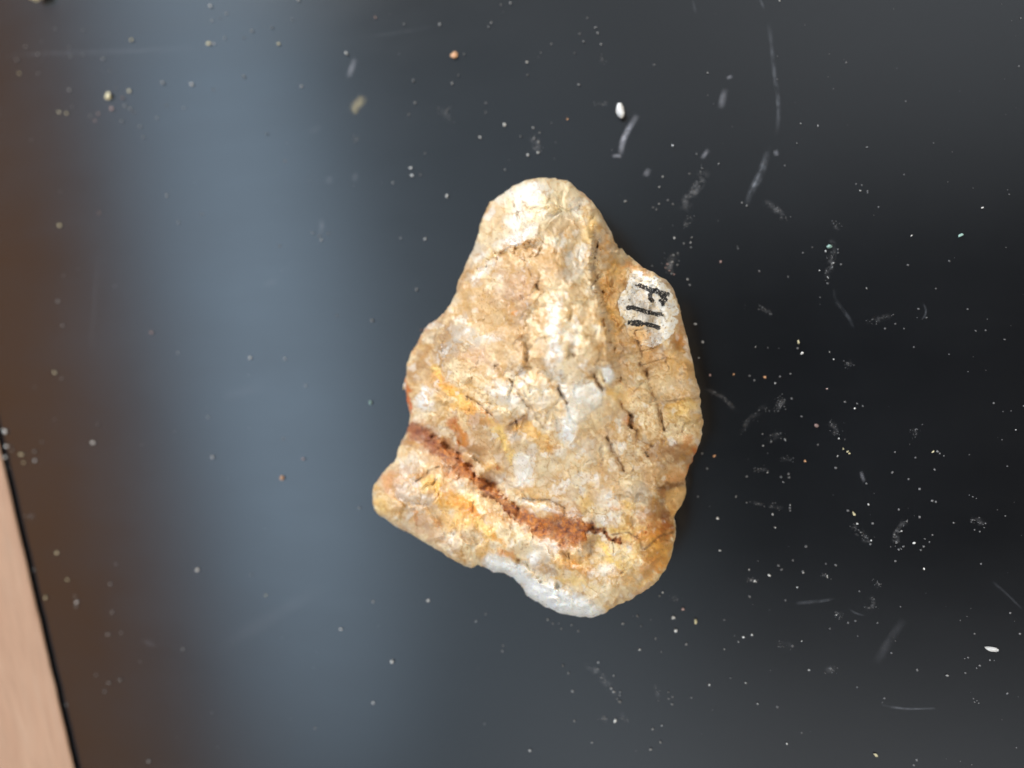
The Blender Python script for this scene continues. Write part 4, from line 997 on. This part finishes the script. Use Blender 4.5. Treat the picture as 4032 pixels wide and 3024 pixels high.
TILES = [
 (0,0,KA,"1820,55,24w 1955,120,16 1835,180,16 1900,158,8 1140,350,24y 1810,380,30y 1850,378,14w 1945,330,16 2105,325,10 2180,270,20 480,250,14 725,262,14 230,405,18 330,470,14 150,520,18 175,640,20y 330,635,10 600,410,10 610,490,12 715,475,10 895,510,16 600,780,16 1120,790,22y 1065,850,22p 970,940,24p 1080,915,14 1130,940,18 1155,970,12 855,985,18p 780,1000,12p 825,1045,14p 515,970,22y 585,985,22y 630,925,14 1055,1050,16 1360,1020,16 1215,1095,18 1240,1185,18 1410,715,28w 1660,730,26w 1590,935,16 1440,910,10 1845,775,12 2110,665,20 1000,760,10 270,1210,8 950,610,10"),
 (1008,0,KA,"370,5,20 140,240,16 315,175,14 195,380,26y 395,745,16 1035,155,16p 1280,210,14 1590,210,14 785,465,28w 2035,195,16 2010,235,16 1800,470,14 1750,655,14 1360,700,18 1375,890,16 1320,990,12 1695,720,16 1985,890,12 1985,970,12 2150,1080,30w 1940,1190,26w 2115,40,12 2200,30,16 95,1160,16 250,1390,12 1460,1325,12 1340,1450,22w 1350,1520,24w 1185,1580,16 2155,1470,14 1420,1510,12"),
 (2016,0,KA,"130,540,22w 135,650,14 340,380,12 585,290,12 620,360,16 720,240,14 740,285,16 770,385,14 545,460,14 250,455,10 575,735,20 480,1030,14o 185,1105,18 190,1200,20 230,1230,20 225,1320,24w 140,1340,24w 240,1150,14 75,1180,16 1390,1260,26w 1230,560,12 1690,630,14 650,155,10p"),
 (3024,0,KA,"100,8,14w 2020,35,6 2185,157,10w 2105,180,5 2168,573,12w 1190,875,10 675,540,12 280,1070,14w 430,1090,14 250,1240,14 850,1275,16 1430,1235,8 145,1430,10 1175,1508,10 760,1590,10 810,1600,10w 795,1650,14w 860,1650,10 2070,1640,6 1772,1625,6 80,685,8"),
 (0,756,KA,"525,290,30y 860,180,14p 1445,30,16 1545,265,16 1745,190,12 505,945,16 545,1155,16 480,1560,24y 535,1610,14 1315,1215,26p 1540,1390,14 2165,1430,30w 550,720,8 990,815,8"),
 (1008,756,KB,"1980,40,28w 1755,485,20w 1505,480,16 1665,1015,18 1205,1330,24 1720,1430,22p 245,560,12 590,425,14 680,500,18 650,455,12 750,430,12 840,1280,12"),
 (808,1386,KB,"830,70,14 1045,350,14 1025,1110,22p 805,1305,28o 1605,1615,18 810,900,12"),
 (808,1912,KB,"480,925,14 1745,1205,14 630,1140,14y"),
 (0,1512,KA,"48,410,36w 70,535,30w 110,570,14 60,635,28w 195,610,30y 210,680,18y 305,585,18 305,660,18 70,725,10 810,505,30w 850,350,16 470,305,8 360,500,10p 1800,285,14 1840,630,28w 1510,410,8 495,1460,20y 300,1605,18 1710,1605,32w 1000,1555,10"),
 (0,2268,KA,"585,30,22y 400,185,24y 655,170,14 670,220,22w 665,265,20 955,65,18 975,310,14 940,505,20 1050,490,14 1585,630,14 945,920,18 1045,895,18 905,1000,12 830,855,10 575,1115,12 1290,1600,20 1210,740,8"),
 (1008,2268,KA,"735,460,20w 1490,210,24w 1010,220,12 1180,740,32w 1015,1095,20w 1905,390,14 1985,330,10 2130,650,12 2135,600,10 510,1315,12 1975,1280,8"),
 (2016,2268,KA,"1305,140,20w 1275,170,16 1480,280,32p 1395,355,36w 1585,380,42y 1415,465,36w 1085,345,20 960,410,16 1115,430,16 1505,590,18 1105,635,22w 1290,650,14 1240,540,12 2000,525,28w 2070,505,24w 1955,565,14 1835,630,18 2105,45,18 2055,180,12 520,420,16 310,375,14 350,410,10 425,455,10 570,475,12 405,410,8 745,745,18 745,800,16 770,880,12 440,770,16 490,840,14 860,970,20 880,1000,16 935,1000,14 935,1030,14 935,1085,20 910,1060,14 880,860,14 525,995,14 540,1250,16 895,1250,28w 800,1230,20 1215,1320,18 1295,1290,14 1280,1430,20 1200,1495,18 690,1440,14 160,1505,22w 1705,940,18w 2020,920,18w 1890,880,14 2120,1100,20w 1350,1000,14 1385,1045,12 1355,1060,12 1380,1105,14 1550,1050,14 1835,380,10"),
 (2450,500,KB,"770,280,12 1000,380,16 420,520,18w 385,625,18 695,485,12 830,430,16 810,465,14 35,770,18 380,800,16 355,855,12 320,835,12 525,800,12 475,760,12 540,1150,16 640,1210,18 710,1200,14 715,1250,14 720,1150,18 530,1330,16 575,1310,12 575,1430,18 520,1400,14 470,1420,14p 450,1460,14p 490,1490,16p 540,1530,16p 510,1520,14 680,1580,20 700,1640,14 310,1440,10 1200,1260,10 1020,1400,18p 1420,1495,12 1875,1305,10 1970,1245,8 2110,1290,14 2045,1490,14w 2190,1410,16 2180,1450,14 2130,1560,14 1720,1550,8 1240,785,14 1290,820,14"),
 (3024,756,KA,"1850,135,18w 1240,380,16w 1565,597,12w 1210,632,12 605,495,10 605,525,10 300,525,10 630,625,12 445,680,14 550,620,16 520,740,16 500,700,14 515,790,12 175,735,8 450,910,8 850,830,14 1450,835,10 1300,1010,12w 1370,1085,10 1010,1180,12w 1175,1180,8 1100,1140,10 1725,1012,10 1895,1098,6w 1880,1195,10w 1795,1200,10 2045,1275,10w 1565,1402,8y 1260,1340,10o 2085,20,8w 860,5,10w 955,130,10"),
 (2600,1130,KB,"360,385,20 440,570,26 400,735,14 515,910,24p 760,905,16o 925,920,12 975,968,12 1085,935,22o 1190,1000,14 1240,930,12 1350,900,14 985,625,14 1115,630,8 1430,565,34y 1465,690,36w 1425,635,12 1755,675,14w 1795,750,16w 1725,1055,16p 1150,1600,20 1060,1525,14 1290,1580,14 1065,1645,16"),
 (3024,1512,KA,"510,40,14 205,125,12 665,155,12 750,210,18w 770,170,10 820,190,10 420,360,32p 290,280,12 1950,165,12w 2030,238,6 2100,232,6 2210,190,10w 2140,395,14w 150,485,14 610,470,16w 430,525,10 690,580,22y 650,560,16y 700,600,18y 600,625,20 320,665,18o 585,725,14 1425,585,20y 1465,583,14w 1485,600,10w 1520,620,8 1275,637,10 1098,588,10 1440,740,12w 1075,765,14 1215,822,10 2068,710,8w 1310,908,14w 190,1045,16w 190,1070,14 190,1095,12 865,1040,16w 850,860,12 740,1115,34y 690,1095,14 770,1205,24w 905,1205,14 800,1280,16 890,1350,18w 885,1385,12 1130,1085,12 1310,1150,14y 1605,1200,10w 1420,1010,14 1450,1018,12 1740,960,6 1770,975,8 1800,988,6 1195,1185,16 1150,1270,16 1090,1300,16 1110,1370,14 1130,1430,12 1260,1370,22w 1420,1305,10w 1355,1338,8 1345,1405,12 1395,1365,10 1320,1435,10 1170,1405,12 1785,1260,8 1830,1275,10 1880,1205,8 1770,1175,8 60,1240,12 325,1405,14 1100,1530,12y 1345,1595,18w 585,1565,14 500,1553,10 300,1620,14 115,1605,10 215,1525,10 1840,1555,10 2050,1140,8"),
 (2600,1760,KB,"435,65,22 560,95,20o 485,225,14p 895,305,14 785,510,16 895,575,16 590,735,30w 620,1070,22w 1190,835,16w 1510,1030,14 390,515,12 1250,310,14 1330,280,14 1335,315,14 1275,365,16 1110,265,16 1165,700,16 920,1270,16 1130,1325,24w 1255,1270,14 1480,1300,18 1420,1450,18w 980,1390,20w 940,1380,14 925,1550,14 1225,1230,14 1375,1175,12 1730,1335,18w"),
 (3024,2268,KA,"250,95,18w 510,8,16 150,210,12 590,335,16w 690,405,12 755,388,12 790,133,10 535,455,10 290,560,16w 210,605,14 1067,665,12w 1290,812,14w 1550,858,18 355,810,20w 540,800,14 770,960,10 1005,1058,12w 165,1448,16w 80,1130,14 290,1355,10 1970,655,10 1728,705,10w 1700,715,6 1918,728,10w 1955,730,6 1830,775,12w 1803,797,8 1705,838,10w 1785,500,10w 2093,320,12w 2178,500,12w 2068,1015,12w 1775,1060,8w 1785,1090,8w 1820,1100,8w 1805,1078,6 2147,1483,8w 1285,1590,14 1260,1635,12 1662,1602,6 1760,1630,6 1720,350,5 1662,383,6y 1145,265,8 945,405,10 775,520,8"),
]
grains = []
for ox, oy, k, txt in TILES:
    for tok in txt.split():
        x, y, s = tok.split(',')
        c = 'd'
        if s[-1].isalpha(): c = s[-1]; s = s[:-1]
        grains.append((ox + float(x) * k, oy + float(y) * k, float(s), c))
SIZE = 0.55
def place_crumb(me, X, Y, s_px, seed, name='dust_grain', stretch=1.0, lift=0.0):
    rs = random.Random(seed)
    p = at_height(np.array(X), np.array(Y), 0.0001)
    o = bpy.data.objects.new(name, me)
    col.objects.link(o)
    d = s_px * bench_scale(X) * SIZE
    o.location = (p[0], p[1], 0.0001)
    o.scale = (d * stretch, d, d * (.8 + .4 * rs.random()))
    o.rotation_euler = (0, 0, rs.random() * 6.28)
    return o
COLW = {'w': 'white', 'd': 'grey', 'y': 'cream', 'p': 'pinkish', 'o': 'orange', 'g': 'green'}
def zone_of(x, y):
    if y < 1000:
        if x < 700: return 'in upper left corner'
        if x < 1500: return 'on sheen left of rock tip'
        if x < 2450: return 'above the rock tip'
        if x < 3100: return 'between rock tip and long scratch'
        return 'in upper right corner'
    if y < 2050:
        if x < 420: return 'by the far left edge'
        if x < 1700: return 'on bluish sheen left of rock'
        if x < 3150: return 'just right of the rock'
        return 'near the right edge'
    if x < 700: return 'beside the wooden strip'
    if x < 2000: return 'on sheen below rock left side'
    if x < 3000: return 'below the rock foot'
    return 'in lower right corner'
ORD = ['leftmost', 'second from left', 'third from left', 'fourth from left', 'fifth from left', 'sixth from left', 'seventh from left', 'eighth from left', 'ninth from left',
       'tenth from left', 'eleventh from left', 'twelfth from left', 'thirteenth from left', 'fourteenth from left', 'fifteenth from left', 'sixteenth from left', 'seventeenth from left',
       'eighteenth from left', 'nineteenth from left', 'twentieth from left', 'twenty-first from left', 'twenty-second from left', 'twenty-third from left', 'twenty-fourth from left',
       'twenty-fifth from left', 'twenty-sixth from left', 'twenty-seventh from left', 'twenty-eighth from left', 'twenty-ninth from left', 'thirtieth from left']
grains.sort(key=lambda g: -g[2])
big, small = grains[:290], grains[290:]
groups = {}
for k, (x, y, s, c) in enumerate(big):
    o = place_crumb(KINDS[c][k % 5], x, y, s, k)
    size = 'crumb' if s >= 22 else ('grain' if s >= 15 else 'speck')
    groups.setdefault((c, size, zone_of(x, y)), []).append((x, o))
for (c, size, z), items in groups.items():
    items.sort(key=lambda t: t[0])
    for n, (x, o) in enumerate(items):
        if len(items) == 1: lab = f'lone {COLW[c]} dust {size} {z}'
        elif n == len(items) - 1: lab = f'rightmost of the {COLW[c]} dust {size}s {z}'
        else: lab = f'{ORD[n]} of the {COLW[c]} dust {size}s {z}'
        tag(o, lab, 'dust grain', f'{COLW[c]} dust {size}s {z}')
# the ones that stand out
def special(X, Y, s, c, label, cat, seed, name, stretch=1.0, subdiv=3, flat=.75):
    me = crumb_mesh(name, seed, CRUMB[c], subdiv, flat)
    return tag(place_crumb(me, X, Y, s / SIZE, seed, name, stretch), label, cat)
special(2016 + 950 * KA, 970 * KA, 62, 'w', 'largest loose white quartz pebble, beside the seven-shaped chalk mark', 'pebble', 301, 'quartz_pebble', 1.05)
special(168, -4, 52, 'y', 'rough cream crumb cut by the top edge, near the upper left corner', 'crumb', 302, 'stone_crumb', 1.15)
special(1008 + 1715 * KA, 478 * KA, 25, 'o', 'single orange crumb above and left of the rock tip', 'crumb', 303, 'orange_crumb')
special(808 + 1715 * KB, 1386 + 525 * KB, 19, 'g', 'round green bead of dust close to the left side of the rock', 'crumb', 304, 'green_crumb')
special(3024 + 1660 * KA, 756 + 378 * KA, 19, 'g', 'pale green crumb at the upper right', 'crumb', 305, 'green_crumb')
special(2450 + 2150 * KB, 500 + 1240 * KB, 22, 'g', 'grey green crumb in the dust smear right of the label', 'crumb', 306, 'green_crumb')
special(3024 + 1925 * KA, 2268 + 625 * KA, 24, 'w', 'bright white elongated chip at the lower right', 'chip', 307, 'stone_chip', 1.5, 2, .5).rotation_euler = (0, 0, -0.15)
special(3024 + 930 * KA, 2268 + 1545 * KA, 18, 'y', 'small golden flake near the bottom right edge', 'flake', 308, 'gold_flake', 1.6, 2, .4).rotation_euler = (0, 0, -0.5)
special(950 * KA, 830 * KA, 34, 'y', 'yellowish crumb, brightest of the scatter at the upper left', 'crumb', 309, 'stone_crumb', 1.1)
# finest specks: too many and too small to count
vs, fs = [], []
rs = random.Random(77)
def add_speck(X, Y, d):
    p = at_height(np.array(X), np.array(Y), 0.0001)
    r = d * bench_scale(X) * .5
    b0 = len(vs)
    a0 = rs.random() * 6.28
    for k in range(4):
        a = a0 + k * math.pi / 2 + rs.random() * .5
        vs.append((p[0] + r * math.cos(a), p[1] + r * math.sin(a), 0.0001))
    vs.append((p[0], p[1], 0.0001 + r * 1.2))
    for k in range(4): fs.append((b0 + k, b0 + (k + 1) % 4, b0 + 4))
    fs.append((b0 + 3, b0 + 2, b0 + 1, b0))
for x, y, s, c in small: add_speck(x, y, s * .8)
for _ in range(320):
    X = rs.uniform(-200, 4200); Y = rs.uniform(-150, 3170)
    dens = .25 + .75 * (X > 2300)
    if rs.random() < dens and not inside(np.array([X]), np.array([Y]), OUTS)[0]:
        add_speck(X, Y, rs.choice([2, 2, 3, 3, 4, 5]))
for nm, pts, w, st, mk in MARKS:                                   # grit caught in the smears
    if mk != 'dust': continue
    P = np.array(pts)
    for _ in range(int(8 + w * .4)):
        t = rs.random() * (len(P) - 1); i = int(t); q = P[i] + (P[i + 1] - P[i]) * (t - i)
        add_speck(q[0] + rs.gauss(0, w * .55), q[1] + rs.gauss(0, w * .55), rs.choice([2, 3, 4, 5]))
fine = mesh_obj('fine_dust', vs, fs, CRUMB['f'], None, smooth=False)
tag(fine, 'fine pale dust specks sprinkled over the black bench', 'dust', kind='stuff')
